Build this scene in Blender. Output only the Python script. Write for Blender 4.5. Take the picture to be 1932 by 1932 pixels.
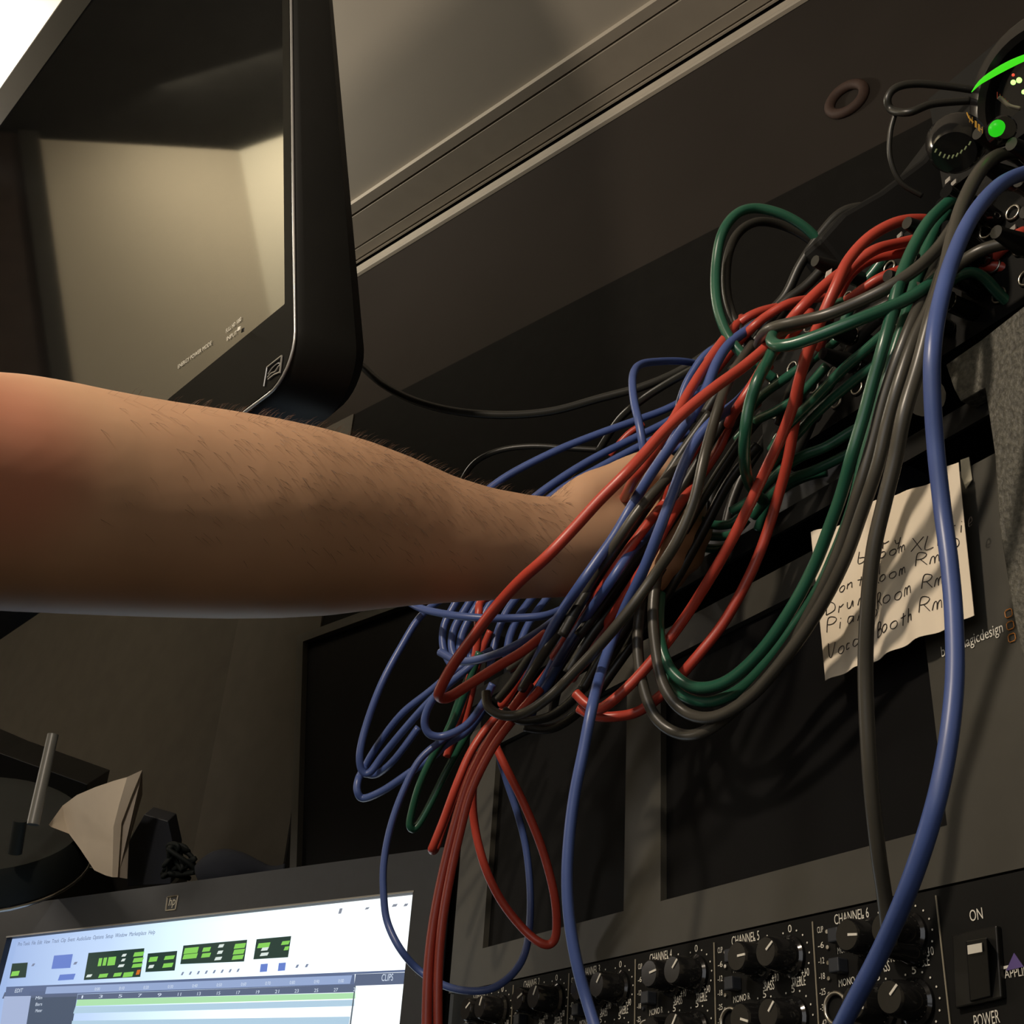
import bpy, bmesh, math, random
from mathutils import Vector, Matrix
random.seed(7)
sc = bpy.context.scene
COL = sc.collection
for o in list(bpy.data.objects): bpy.data.objects.remove(o)

# ---------------- camera ----------------
RX = Vector((.84940, -.52404, .06240)); UP = Vector((-.31166, -.40268, .86065)); FW = Vector((.42589, .75049, .50536))
F = 2300.0; EYE = Vector((0, 0, 1.10))
cd = bpy.data.cameras.new('camera'); cam = bpy.data.objects.new('camera', cd); COL.objects.link(cam)
M = Matrix(((RX.x, UP.x, -FW.x), (RX.y, UP.y, -FW.y), (RX.z, UP.z, -FW.z))).to_4x4(); M.translation = EYE
cam.matrix_world = M; cd.sensor_width = 36; cd.lens = 36 * F / 1932; cd.clip_start = .01; cd.clip_end = 50
sc.camera = cam

# ---------------- world, exposure ----------------
w = bpy.data.worlds.new('world'); sc.world = w; w.use_nodes = True
w.node_tree.nodes['Background'].inputs[0].default_value = (0, 0, 0, 1)
w.node_tree.nodes['Background'].inputs[1].default_value = 0
sc.view_settings.view_transform = 'Standard'; sc.view_settings.look = 'None'
sc.view_settings.gamma = 1; sc.view_settings.exposure = 0; sc.view_settings.use_curve_mapping = False
sc.cycles.use_denoising = True
sc.cycles.max_bounces = 8; sc.cycles.diffuse_bounces = 5; sc.cycles.glossy_bounces = 4
sc.cycles.sample_clamp_indirect = 4

# ---------------- lights ----------------
def light(name, kind, loc, power, color, size=.03, target=None, size_y=None, spread=None):
    d = bpy.data.lights.new(name, kind); d.energy = power; d.color = color
    if kind == 'AREA':
        d.size = size
        if size_y: d.shape = 'RECTANGLE'; d.size_y = size_y
        if spread: d.spread = spread
    else: d.shadow_soft_size = size
    o = bpy.data.objects.new(name, d); COL.objects.link(o); o.location = loc
    if target is not None: o.rotation_euler = (Vector(target) - Vector(loc)).to_track_quat('-Z', 'Y').to_euler()
    return o
LAMP = Vector((-.415, .187, .66)) + EYE
light('floor_lamp_light', 'POINT', LAMP, 24, (1, .84, .66), .03)
light('wall_wash_light', 'AREA', (-1.25, 1.43, 1.92 + 1.1), 13, (1, .86, .64), 1.0, (-1.62, 1.62, 1.55 + 1.1), .10)
light('ceiling_uplight', 'AREA', (-.16, 1.50, 1.24 + 1.1), 11, (1, .92, .78), .10, (-.12, 1.40, 1.33 + 1.1))

light('added_side_fill', 'POINT', (-.50, 1.80, .50 + 1.1), 4.0, (1, .90, .78), .06)  # unseen fill added to brighten the lower left wall
light('added_soft_fill', 'AREA', (-1.3, -.45, .30 + 1.1), 5.5, (.92, .95, 1), 1.1, (.35, .65, .15 + 1.1))  # unseen soft fill added to lift the shadows

# ---------------- geometry helpers ----------------
def ray(px, py): return RX * ((px - 966) / F) + UP * ((966 - py) / F) + FW
def P(px, py, d): return EYE + ray(px, py) * d
def hit(px, py, p0, n):
    r = ray(px, py); return EYE + r * ((p0 - EYE).dot(n) / r.dot(n))
def proj(p):
    q = Vector(p) - EYE; z = q.dot(FW); return (966 + F * q.dot(RX) / z, 966 - F * q.dot(UP) / z, z)

def mat(name, color, rough=.5, spec=.5, metal=0, emit=None, estr=0, noise=0, nscale=30, bump=0, coat=0, ior=None, alpha=None):
    m = bpy.data.materials.new(name); m.use_nodes = True; nt = m.node_tree; b = nt.nodes['Principled BSDF']
    c = (*color, 1)
    b.inputs['Base Color'].default_value = c; b.inputs['Roughness'].default_value = rough
    b.inputs['Specular IOR Level'].default_value = spec; b.inputs['Metallic'].default_value = metal
    if coat: b.inputs['Coat Weight'].default_value = coat; b.inputs['Coat Roughness'].default_value = .08
    if ior: b.inputs['IOR'].default_value = ior
    if emit: b.inputs['Emission Color'].default_value = (*emit, 1); b.inputs['Emission Strength'].default_value = estr
    if noise or bump:
        tc = nt.nodes.new('ShaderNodeTexCoord'); nz = nt.nodes.new('ShaderNodeTexNoise')
        nz.inputs['Scale'].default_value = nscale; nz.inputs['Detail'].default_value = 5
        nt.links.new(tc.outputs['Object'], nz.inputs['Vector'])
        if noise:
            r = nt.nodes.new('ShaderNodeValToRGB'); r.color_ramp.elements[0].position = .3; r.color_ramp.elements[1].position = .7
            r.color_ramp.elements[0].color = (*[x * (1 - noise) for x in color], 1)
            r.color_ramp.elements[1].color = (*[min(1, x * (1 + noise)) for x in color], 1)
            nt.links.new(nz.outputs['Fac'], r.inputs['Fac']); nt.links.new(r.outputs['Color'], b.inputs['Base Color'])
        if bump:
            bp = nt.nodes.new('ShaderNodeBump'); bp.inputs['Strength'].default_value = bump; bp.inputs['Distance'].default_value = .002
            nt.links.new(nz.outputs['Fac'], bp.inputs['Height']); nt.links.new(bp.outputs['Normal'], b.inputs['Normal'])
    return m

class MB:
    def __init__(s): s.v = []; s.f = []
    def poly(s, pts):
        i = len(s.v); s.v += [tuple(p) for p in pts]; s.f.append(tuple(range(i, i + len(pts)))); return s
    def prism(s, pts, off):
        """closed solid: polygon pts extruded by the vector off"""
        n = len(pts); i = len(s.v); off = Vector(off)
        s.v += [tuple(p) for p in pts] + [tuple(Vector(p) + off) for p in pts]
        s.f.append(tuple(range(i, i + n))); s.f.append(tuple(reversed(range(i + n, i + 2 * n))))
        for k in range(n):
            a, b = i + k, i + (k + 1) % n; s.f.append((b, a, a + n, b + n))
        return s
    def box(s, o, a, b, c):
        o, a, b, c = map(Vector, (o, a, b, c)); return s.prism([o, o + a, o + a + b, o + b], c)
    def raw(s, vs, fs):
        i = len(s.v); s.v += [tuple(p) for p in vs]; s.f += [tuple(i + k for k in f) for f in fs]; return s
    def cyl(s, p, q, r0, r1=None, n=20, caps=True):
        p, q = Vector(p), Vector(q); r1 = r0 if r1 is None else r1
        z = (q - p).normalized(); x = z.orthogonal().normalized(); y = z.cross(x); i = len(s.v)
        for c, r in ((p, r0), (q, r1)):
            for k in range(n):
                a = 2 * math.pi * k / n; s.v.append(tuple(c + (x * math.cos(a) + y * math.sin(a)) * r))
        for k in range(n): s.f.append((i + k, i + (k + 1) % n, i + n + (k + 1) % n, i + n + k))
        if caps: s.f.append(tuple(reversed(range(i, i + n)))); s.f.append(tuple(range(i + n, i + 2 * n)))
        return s
    def lathe(s, p, axis, prof, n=24):
        """prof: list of (distance along axis, radius)"""
        p = Vector(p); z = Vector(axis).normalized(); x = z.orthogonal().normalized(); y = z.cross(x); i = len(s.v)
        for h, r in prof:
            for k in range(n):
                a = 2 * math.pi * k / n; s.v.append(tuple(p + z * h + (x * math.cos(a) + y * math.sin(a)) * max(r, 1e-5)))
        for j in range(len(prof) - 1):
            for k in range(n):
                a, b = i + j * n + k, i + j * n + (k + 1) % n; s.f.append((a, b, b + n, a + n))
        s.f.append(tuple(reversed(range(i, i + n)))); s.f.append(tuple(range(i + (len(prof) - 1) * n, i + len(prof) * n)))
        return s
    def tube(s, pts, r, n=10, closed=False, flat=None):
        pts = [Vector(p) for p in pts]; m = len(pts); i = len(s.v)
        rr = r if isinstance(r, (list, tuple)) else [r] * m
        t0 = (pts[1] - pts[0]).normalized(); x = t0.orthogonal().normalized()
        for j in range(m):
            if closed: t = (pts[(j + 1) % m] - pts[j - 1]).normalized()
            else: t = (pts[min(j + 1, m - 1)] - pts[max(j - 1, 0)]).normalized()
            x = (x - t * x.dot(t)).normalized(); y = t.cross(x)
            for k in range(n):
                a = 2 * math.pi * k / n; s.v.append(tuple(pts[j] + (x * math.cos(a) + y * math.sin(a)) * rr[j]))
        for j in range(m if closed else m - 1):
            j2 = (j + 1) % m
            for k in range(n):
                k2 = (k + 1) % n; s.f.append((i + j * n + k, i + j * n + k2, i + j2 * n + k2, i + j2 * n + k))
        if not closed: s.f.append(tuple(reversed(range(i, i + n)))); s.f.append(tuple(range(i + (m - 1) * n, i + m * n)))
        return s
    def build(s, name, m, parent=None, smooth=False, bevel=0):
        me = bpy.data.meshes.new(name)
        me.from_pydata(s.v, [], s.f); me.materials.append(m)
        bm = bmesh.new(); bm.from_mesh(me); bmesh.ops.recalc_face_normals(bm, faces=bm.faces)
        if bevel: bmesh.ops.bevel(bm, geom=[e for e in bm.edges if len(e.link_faces) == 2 and e.calc_face_angle(0) > .6], offset=bevel, segments=2, affect='EDGES', profile=.5)
        bm.to_mesh(me); bm.free()
        if smooth:
            for p in me.polygons: p.use_smooth = True
            if smooth == 'auto': me.set_sharp_from_angle(angle=.7)
        o = bpy.data.objects.new(name, me); COL.objects.link(o)
        if parent is not None:
            o.parent = parent; o.matrix_parent_inverse = parent.matrix_basis.inverted()
        return o

def thing(name, label, cat, loc, group=None):
    o = bpy.data.objects.new(name, None); COL.objects.link(o); o.location = loc; o.empty_display_size = .02
    return tag(o, label, cat, group)
def tag(o, label, cat, group=None):
    o['label'] = label; o['category'] = cat
    if group: o['group'] = group
    return o
def struct(o): o['kind'] = 'structure'; return o

def smooth_path(pts, per=8):
    out = []; n = len(pts)
    for i in range(n - 1):
        p0 = pts[max(i - 1, 0)]; p1 = pts[i]; p2 = pts[i + 1]; p3 = pts[min(i + 2, n - 1)]
        for k in range(per):
            t = k / per
            out.append(.5 * ((2 * p1) + (p2 - p0) * t + (2 * p0 - 5 * p1 + 4 * p2 - p3) * t * t + (3 * p1 - p0 - 3 * p2 + p3) * t ** 3))
    out.append(pts[-1]); return out

_tx = {}
def text_geo(s):
    if s in _tx: return _tx[s]
    c = bpy.data.curves.new('t', 'FONT'); c.body = s; c.size = 1; c.extrude = 0; c.resolution_u = 3
    o = bpy.data.objects.new('t', c); COL.objects.link(o)
    bpy.context.view_layer.update()
    me = bpy.data.meshes.new_from_object(o.evaluated_get(bpy.context.evaluated_depsgraph_get()))
    vs = [Vector(v.co) for v in me.vertices]; fs = [tuple(p.vertices) for p in me.polygons]
    bpy.data.objects.remove(o); bpy.data.curves.remove(c); bpy.data.meshes.remove(me)
    x1 = max(v.x for v in vs); _tx[s] = (vs, fs, x1); return _tx[s]
def put_text(mb, s, a, b, h, up, lift):
    """text from point a to point b (baseline), cap height h"""
    vs, fs, x1 = text_geo(s); d = (b - a) / x1; u = up * (h / .72)
    mb.raw([a + d * v.x + u * v.y + lift for v in vs], fs)

# ---------------- materials ----------------
m_wall = mat('wall_paint', (.026, .022, .019), .9, .04, noise=.06, nscale=6, bump=.05)
m_left = mat('cream_wall_paint_lit', (.88, .84, .68), .8, .2, noise=.02, nscale=4)  # cream paint lightened to stand for wash light on this wall
m_far = mat('cream_wall_paint', (.50, .45, .35), .8, .2, noise=.03, nscale=4)
m_ceil = mat('ceiling_paint', (.38, .345, .29), .85, .2, noise=.03, nscale=5)
m_dark = mat('dark_ceiling', (.012, .012, .011), .9, .1, noise=.2)
m_trim = mat('moulding_paint', (.31, .275, .225), .7, .3, noise=.04)
m_floor = mat('floor_carpet', (.05, .045, .04), .95, .1, noise=.3, nscale=80)
m_black = mat('black_plastic', (.008, .008, .0075), .4, .3, noise=.15)
m_gloss = mat('gloss_black_plastic', (.008, .008, .008), .12, .5, noise=.1)
m_matte = mat('matte_black_metal', (.006, .006, .0055), .7, .15, noise=.2)
m_grey = mat('olive_grey_faceplate', (.040, .038, .031), .5, .4, noise=.07, nscale=60)
m_speck = mat('hammertone_grey_metal', (.062, .060, .048), .55, .4, noise=.55, nscale=420, bump=.5)
m_glassoff = mat('dark_panel_glass', (.004, .004, .0042), .6, .08, noise=.1)
m_screen = mat('television_glass', (.006, .006, .006), .04, .5, ior=2.6, noise=.1)
m_chrome = mat('chrome', (.7, .68, .62), .18, .5, 1, noise=.05)
m_nickel = mat('nickel', (.45, .43, .38), .3, .5, 1, noise=.05)
m_paper = mat('note_paper', (.68, .60, .48), .8, .2, noise=.04, nscale=25)
m_ink = mat('pen_ink', (.03, .025, .022), .6, .2, noise=.1)
m_print = mat('panel_print', (.62, .60, .53), .6, .3, noise=.03)
m_faint = mat('faint_print', (.22, .20, .15), .6, .3, noise=.03)
m_orange = mat('orange_print', (.55, .20, .03), .5, .3, noise=.05)
m_violet = mat('violet_print', (.10, .07, .22), .5, .3, noise=.05)
m_rim = mat('silver_edge', (.28, .28, .28), .3, .5, .6, noise=.05)
m_bezel = mat('charcoal_bezel', (.018, .021, .027), .5, .35, noise=.08, nscale=90)
RED = mat('red_cable_jacket', (.40, .046, .028), .38, .5, noise=.08, nscale=40)
BLUE = mat('blue_cable_jacket', (.050, .085, .25), .38, .5, noise=.08, nscale=40)
GREEN = mat('green_cable_jacket', (.014, .080, .048), .30, .5, noise=.08, nscale=40)
GREY = mat('grey_black_cable_jacket', (.045, .042, .034), .36, .5, noise=.1, nscale=40)
BLACK = mat('black_cable_jacket', (.014, .014, .012), .4, .45, noise=.1, nscale=40)

# ---------------- room ----------------
WN = Vector((.958, .287, 0)).normalized(); WH = Vector((-.287, .958, 0)).normalized()
WD = .90; W0 = EYE + WN * WD
HC = 2.43; HT = 3.05
def wallpt(h, z): return Vector((W0.x + WH.x * h, W0.y + WH.y * h, z))
E1 = Vector((.10, 2.80, 0)); C0 = Vector((-1.37, 1.97, 0)); C1 = Vector((-1.87, .77, 0)); C2 = Vector((-1.9, -1.3, 0))
hr = -1.55
E2 = wallpt(hr, 0)
h_e1 = (E1 - W0).dot(WH)
E1w = wallpt(h_e1, 0); E1w.z = 0
def wall(name, a, b, m, z1=HT, th=.1):
    d = (b - a); d.z = 0; n = Vector((d.y, -d.x, 0)).normalized()
    cen = Vector((-.4, .6, 0))
    if (cen - a).dot(n) > 0: n = -n
    e = d.normalized() * th * .0
    return struct(MB().box(a - e, d + e * 2, Vector((0, 0, z1)), n * th).build(name, m))
wall('wall_back', E2, E1w, m_wall)
wall('wall_far', E1w, C0, m_far)
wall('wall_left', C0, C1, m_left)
wall('wall_left_rear', C1, C2, m_far)
wall('wall_front', C2, E2, m_far)
struct(MB().box((-2.6, -1.8, -.1), (5.4, 0, 0), (0, 5, 0), (0, 0, .1)).build('floor', m_floor))
struct(MB().box((-2.6, -1.8, HT), (5.4, 0, 0), (0, 5, 0), (0, 0, .1)).build('ceiling_tray', m_dark))
# lowered ceiling over the desk
XE = -.2
lowpts = [Vector((XE, -1.29, HC)), wallpt(hr + .01, HC) - WN * .002, wallpt(h_e1 - .02, HC) - WN * .002, Vector((XE, 2.62, HC))]
struct(MB().prism(lowpts, (0, 0, HT - HC - .001)).build('ceiling', m_ceil))
# valance in front of the wall washer
vd = (C1 - C0).normalized(); vn = Vector((-vd.y, vd.x, 0))
if vn.dot(Vector((0, 0, 0)) - C0) < 0: vn = -vn
# crown moulding: stepped profile along the wall/ceiling joint
def run(prof, name, m):
    """prof: (distance out from wall, drop below ceiling) closed polygon, extruded along the wall"""
    a = [wallpt(hr + .02, HC - d) - WN * (o + .001) for o, d in prof]
    return struct(MB().prism(a, WH * (h_e1 - hr - .06)).build(name, m))
def groove(x, w=.0016, d=.005): return [(x + w, .008), (x + w * .5, .008 - d), (x - w * .5, .008 - d), (x - w, .008)]
board = [(.100, .0), (.100, .008)] + groove(.083, .002) + groove(.030) + groove(.011) + [(.006, .008), (.006, .0)]
run(board, 'trim_1', m_trim)
bead = [(0, .010), (.0035, .012), (.0035, .024), (.006, .026), (.0065, .0285), (.005, .031), (0, .032)]
run(bead, 'trim_2', m_trim)

# ---------------- television ----------------
TH = Vector((-.1870, .9824, 0)).normalized()
TS = Vector((-.188, -.036, .982)); TS = (TS - TH * TS.dot(TH)).normalized()
TN = TH.cross(TS).normalized()              # towards the wall
if TN.x < 0: TN = -TN
T0 = EYE + ray(541, 575) * .75
def TV(u, v, d=0): return T0 + TH * u + TS * v + TN * d
tv = thing('television', 'large black flat television tilted down from the wall, its glossy screen reflecting a cream wall', 'television', TV(.5, 0, .09))
def rrect(u0, u1, v0, v1, r, d, n=8):
    pts = []
    for cu, cv, a0 in ((u0 + r, v0 + r, 180), (u1 - r, v0 + r, 270), (u1 - r, v1 - r, 0), (u0 + r, v1 - r, 90)):
        for k in range(n + 1):
            a = math.radians(a0 + 90 * k / n); pts.append(TV(cu + r * math.cos(a), cv + r * math.sin(a), d))
    return pts
UR, VB, UL, VT = -.010, -.054, 1.06, .575
body = MB()
rings = [rrect(UR, UL, VB, VT, .030, 0), rrect(UR - .003, UL + .003, VB - .003, VT + .003, .034, .005),
         rrect(UR - .006, UL + .006, VB - .006, VT + .006, .036, .040), rrect(UR + .01, UL - .01, VB + .012, VT - .01, .03, .058)]
n = len(rings[0])
def taper(p):  # the casing gets thinner towards its top edge
    q = p - T0; v = q.dot(TS); d = q.dot(TN); return p - TN * d * max(0, min(.75, v * 1.25))
for r in rings: body.v += [tuple(taper(p)) for p in r]
for j in range(3):
    for k in range(n):
        a, b = j * n + k, j * n + (k + 1) % n; body.f.append((a, b, b + n, a + n))
body.f.append(tuple(range(n))); body.f.append(tuple(reversed(range(3 * n, 4 * n))))
body.build('casing', mat('television_casing', (.0055, .0055, .005), .45, .16, noise=.1), tv, smooth='auto')
# glossy front bezel with the screen opening
fb = MB(); o = rrect(UR + .0015, UL - .0015, VB + .0015, VT - .0015, .0285, -.0015)
i_ = rrect(0, UL - .05, 0, .515, .001, -.0015)
for a, d in ((o, 0), (i_, 0), (o, .0015), (i_, .0015)): fb.v += [tuple(p + TN * d) for p in a]
for k in range(n):
    k2 = (k + 1) % n
    fb.f += [(k, k2, n + k2, n + k), (2 * n + k2, 2 * n + k, k, k2), (n + k, n + k2, 3 * n + k2, 3 * n + k)]
fb.build('front_bezel', mat('television_bezel', (.004, .004, .004), .45, .06, noise=.1), tv)
MB().tube(rrect(UR, UL, VB, VT, .030, -.0008), .0010, 6, closed=True).build('edge_trim', m_rim, tv, smooth=True)
MB().box(TV(.0, .0, -.0005), TH * (UL - .05), TS * .515, TN * .004).build('screen', m_screen, tv)
# stand-off bracket to the wall
br = MB().box(TV(.42, .2, .058), TH * .2, TS * .2, TN * .02); c_ = TV(.52, .3, .09); q = c_ + WN * ((W0 - c_).dot(WN) - .004)
br.cyl(c_, q, .02).build('wall_bracket', m_matte, tv)
# corner sticker with a line emblem, and lettering on the glass
st = MB(); 
def tpt(px, py, lift=-.0022): 
    p = hit(px, py, T0, TN); return p + TN * lift
sq = [tpt(504, 731), tpt(510, 695), tpt(538, 673), tpt(534, 706)]
for a, b in ((0, 1), (1, 2), (2, 3)): st.tube([sq[a], sq[b]], .0006, 5)
st.tube(smooth_path([tpt(511, 714), tpt(518, 706), tpt(525, 703), tpt(531, 694), tpt(535, 690), tpt(531, 687), tpt(520, 696), tpt(512, 708)], 4), .0005, 5)
st.tube([tpt(512, 718), tpt(523, 709), tpt(534, 704)], .0006, 5)
st.build('sticker', m_rim, tv)
lt = MB()
for (x0, y0, x1, y1, s) in ((338, 697, 402, 651, 'ENERGY POWER MODE'), (429, 630, 458, 606, 'FULL HD 1080'), (430, 645, 450, 631, 'INPUT')):
    put_text(lt, s, tpt(x0, y0, -.0012), tpt(x1, y1, -.0012), .0032, TS, Vector((0, 0, 0)))
lt.prism([tpt(453, 627), tpt(458, 624), tpt(459, 617), tpt(454, 620)], TN * .0005)
lt.build('lettering', m_print, tv)

# dark door on the far wall, mirrored in the left part of the television glass
def mirror_hit(px, py, a, d):
    r = ray(px, py); p = EYE + r * ((T0 - EYE).dot(TN) / r.dot(TN)); m = (r - TN * 2 * r.dot(TN)).normalized()
    n_ = Vector((d.y, -d.x, 0)).normalized(); t = (a - p).dot(n_) / m.dot(n_); return p + m * t
dd_ = (E1w - C0).normalized(); q0 = mirror_hit(96, 450, C0, dd_); u0 = (q0 - C0).dot(dd_); fn = Vector((dd_.y, -dd_.x, 0)).normalized()
if fn.dot(Vector((0, 0, 0)) - C0) < 0: fn = -fn
m_door = mat('dark_brown_door', (.055, .038, .030), .5, .3, noise=.15)
dr = struct(MB().box(C0 + dd_ * (u0 + .045) + fn * .003, dd_ * .42, (0, 0, 3.04), fn * .03).build('door_1', m_door))
MB().box(C0 + dd_ * u0 + fn * .002, dd_ * .045, (0, 0, 3.04), fn * .045).build('door_frame', m_grey, dr)
MB().box(C0 + dd_ * (u0 + .20) + fn * .033, dd_ * .012, (0, 0, 3.04), fn * .012).build('door_strip', m_trim, dr)

# ---------------- rack frame and desk ----------------
XP = .40
def rk(px, py, lift=0.0):
    return hit(px, py, EYE + Vector((XP - lift, 0, 0)), Vector((1, 0, 0)))
def rp(y, z, lift=0.0): return Vector((XP - lift, y, EYE.z + z))
RY0, RY1 = .232, .735
desk = thing('desk', 'dark studio desk top below the racks and monitor', 'desk', (.6, .6, 0))
MB().box((.1, -.4, .72), (.62, 0, 0), (0, 1.1, 0), (0, 0, .03)).build('desk_top', m_bezel, desk)
MB().box((.0, .70, .72), (.34, -.0, 0), (-.2, 1.0, 0), (0, 0, .03)).build('desk_return', m_bezel, desk)
for x, y in ((.12, -.38), (.66, -.38), (.66, .62), (-.1, 1.6), (.08, 1.6)): MB().box((x, y, 0), (.04, 0, 0), (0, .04, 0), (0, 0, .72)).build('leg', m_black, desk)
rack = thing('rack_cabinet', 'dark equipment rack holding the grey and black units, speckled grey side rail at right', 'rack', (XP + .15, .48, .75))
MB().box((XP + .004, RY1, .75), (.27, 0, 0), (0, .012, 0), (0, 0, .735)).build('side_panel', m_black, rack)
MB().box((XP + .004, .05, .75), (.27, 0, 0), (0, .012, 0), (0, 0, .91)).build('side_panel', m_black, rack)
MB().box((XP + .004, .062, .75), (.27, 0, 0), (0, RY1 - .062, 0), (0, 0, .06)).build('bottom_panel', m_black, rack)
MB().box((XP + .27, .05, .75), (.008, 0, 0), (0, RY1 - .04, 0), (0, 0, .735)).build('back_panel', m_black, rack)
# speckled side rail with the tab that reaches over the rack opening
rl = [rk(*q, .012) for q in ((1932 + 60, 530), (1850, 642), (1784, 688), (1800, 735), (1812, 757), (1858, 731), (1876, 853), (1886, 1000), (1912, 1160), (1940, 1290), (1955, 1420), (2100, 1500), (2200, 900))]
MB().prism(rl, (.010, 0, 0)).build('side_rail', m_speck, rack, bevel=.0006)
MB().box(rp(.745, .325, .002), (0, -.50, 0), (0, 0, .012), (.002, 0, 0)).build('cross_bar', m_matte, rack)

# ---------------- twin screen video monitor unit (grey) ----------------
vm = thing('video_monitor_unit', 'olive grey rack unit with two switched-off black screens, taped paper note on its top right', 'monitor', rp(.5, .14))
zt, zb = .306, .1285
# faceplate with two openings
ys = [.742, .702, .551, .5185, .3297, .252]; zs = [zb, .1515, zt - .016 - .0, zt]
z0s, z1s = .1515, .2865
fp = MB()
def slab(y0, y1, z0, z1, m=fp, d=.006): m.box(rp(y0, z0), (0, y1 - y0, 0), (0, 0, z1 - z0), (d, 0, 0))
slab(.742, .252, z1s, zt); slab(.742, .252, zb, z0s); slab(.742, .702, z0s, z1s); slab(.551, .5185, z0s, z1s); slab(.3297, .252, z0s, z1s)
fp.build('faceplate', m_grey, vm)
for a, b in ((.702, .551), (.5185, .3297)):
    MB().box(rp(a, z0s, -.004), (0, b - a, 0), (0, 0, z1s - z0s), (.004, 0, 0)).build('screen', m_glassoff, vm)
MB().box(rp(.735, zb + .002, -.008), (0, -.48, 0), (0, 0, zt - zb - .004), (.12, 0, 0)).build('housing', m_matte, vm)
lg = MB(); put_text(lg, 'blackmagicdesign', rk(1776, 1240, .0004), rk(1893, 1192, .0004), .0050, Vector((0, 0, 1)), Vector((0, 0, 0)))
lg.build('lettering', m_print, vm)
em = MB()
for cx, cy in ((1903, 1157), (1906, 1180), (1909, 1203)):
    c = rk(cx, cy, .0006); s_ = .0017
    em.tube([c + Vector((0, a * s_, b * s_)) for a, b in ((-1, -.6), (-.6, -1), (.6, -1), (1, -.6), (1, .6), (.6, 1), (-.6, 1), (-1, .6))], .00022, 5, closed=True)
em.build('emblem', m_orange, vm)
# dark grey unit seen between the cables, above the black gap
up = thing('rack_drawer_unit', 'dark grey rack unit above the black gap, half hidden behind the hanging cables', 'rack unit', rp(.5, .34))
MB().box(rp(.735, .343, -.02), (0, -.36, 0), (0, 0, .028), (.20, 0, 0)).build('front_panel', m_bezel, up)
kk = MB().cyl(rk(1745, 748, .004), rk(1745, 748, -.025), .0095, .0095, 20); kk.build('knob', m_grey, up, smooth='auto')

# ---------------- six channel headphone amplifier ----------------
ha = thing('headphone_amplifier', 'black rack amplifier with knobs and white channel lettering along the bottom', 'amplifier', rp(.5, .04))
pt = .1275
MB().box(rp(.735, .0385), (0, -.487, 0), (0, 0, pt - .0385), (.004, 0, 0)).build('front_panel', m_matte, ha)
MB().box(rp(.728, .042, -.004), (0, -.47, 0), (0, 0, .082), (.2, 0, 0)).build('chassis', m_matte, ha)
seps = [.3382, .4078, .4750, .5385, .6005, .6600, .7190]
R5a, R5b = rk(1350, 1800), rk(1545, 1800); W5 = R5a.y - R5b.y
def chp(px, py, ch, lift=0.0):
    """point of channel 5 in the picture carried over to channel ch"""
    p = rk(px, py); t = (p.y - R5b.y) / W5
    k = 6 - ch; a, b = seps[k], seps[k + 1]
    return Vector((XP - lift, a + (b - a) * t, p.z))
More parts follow.
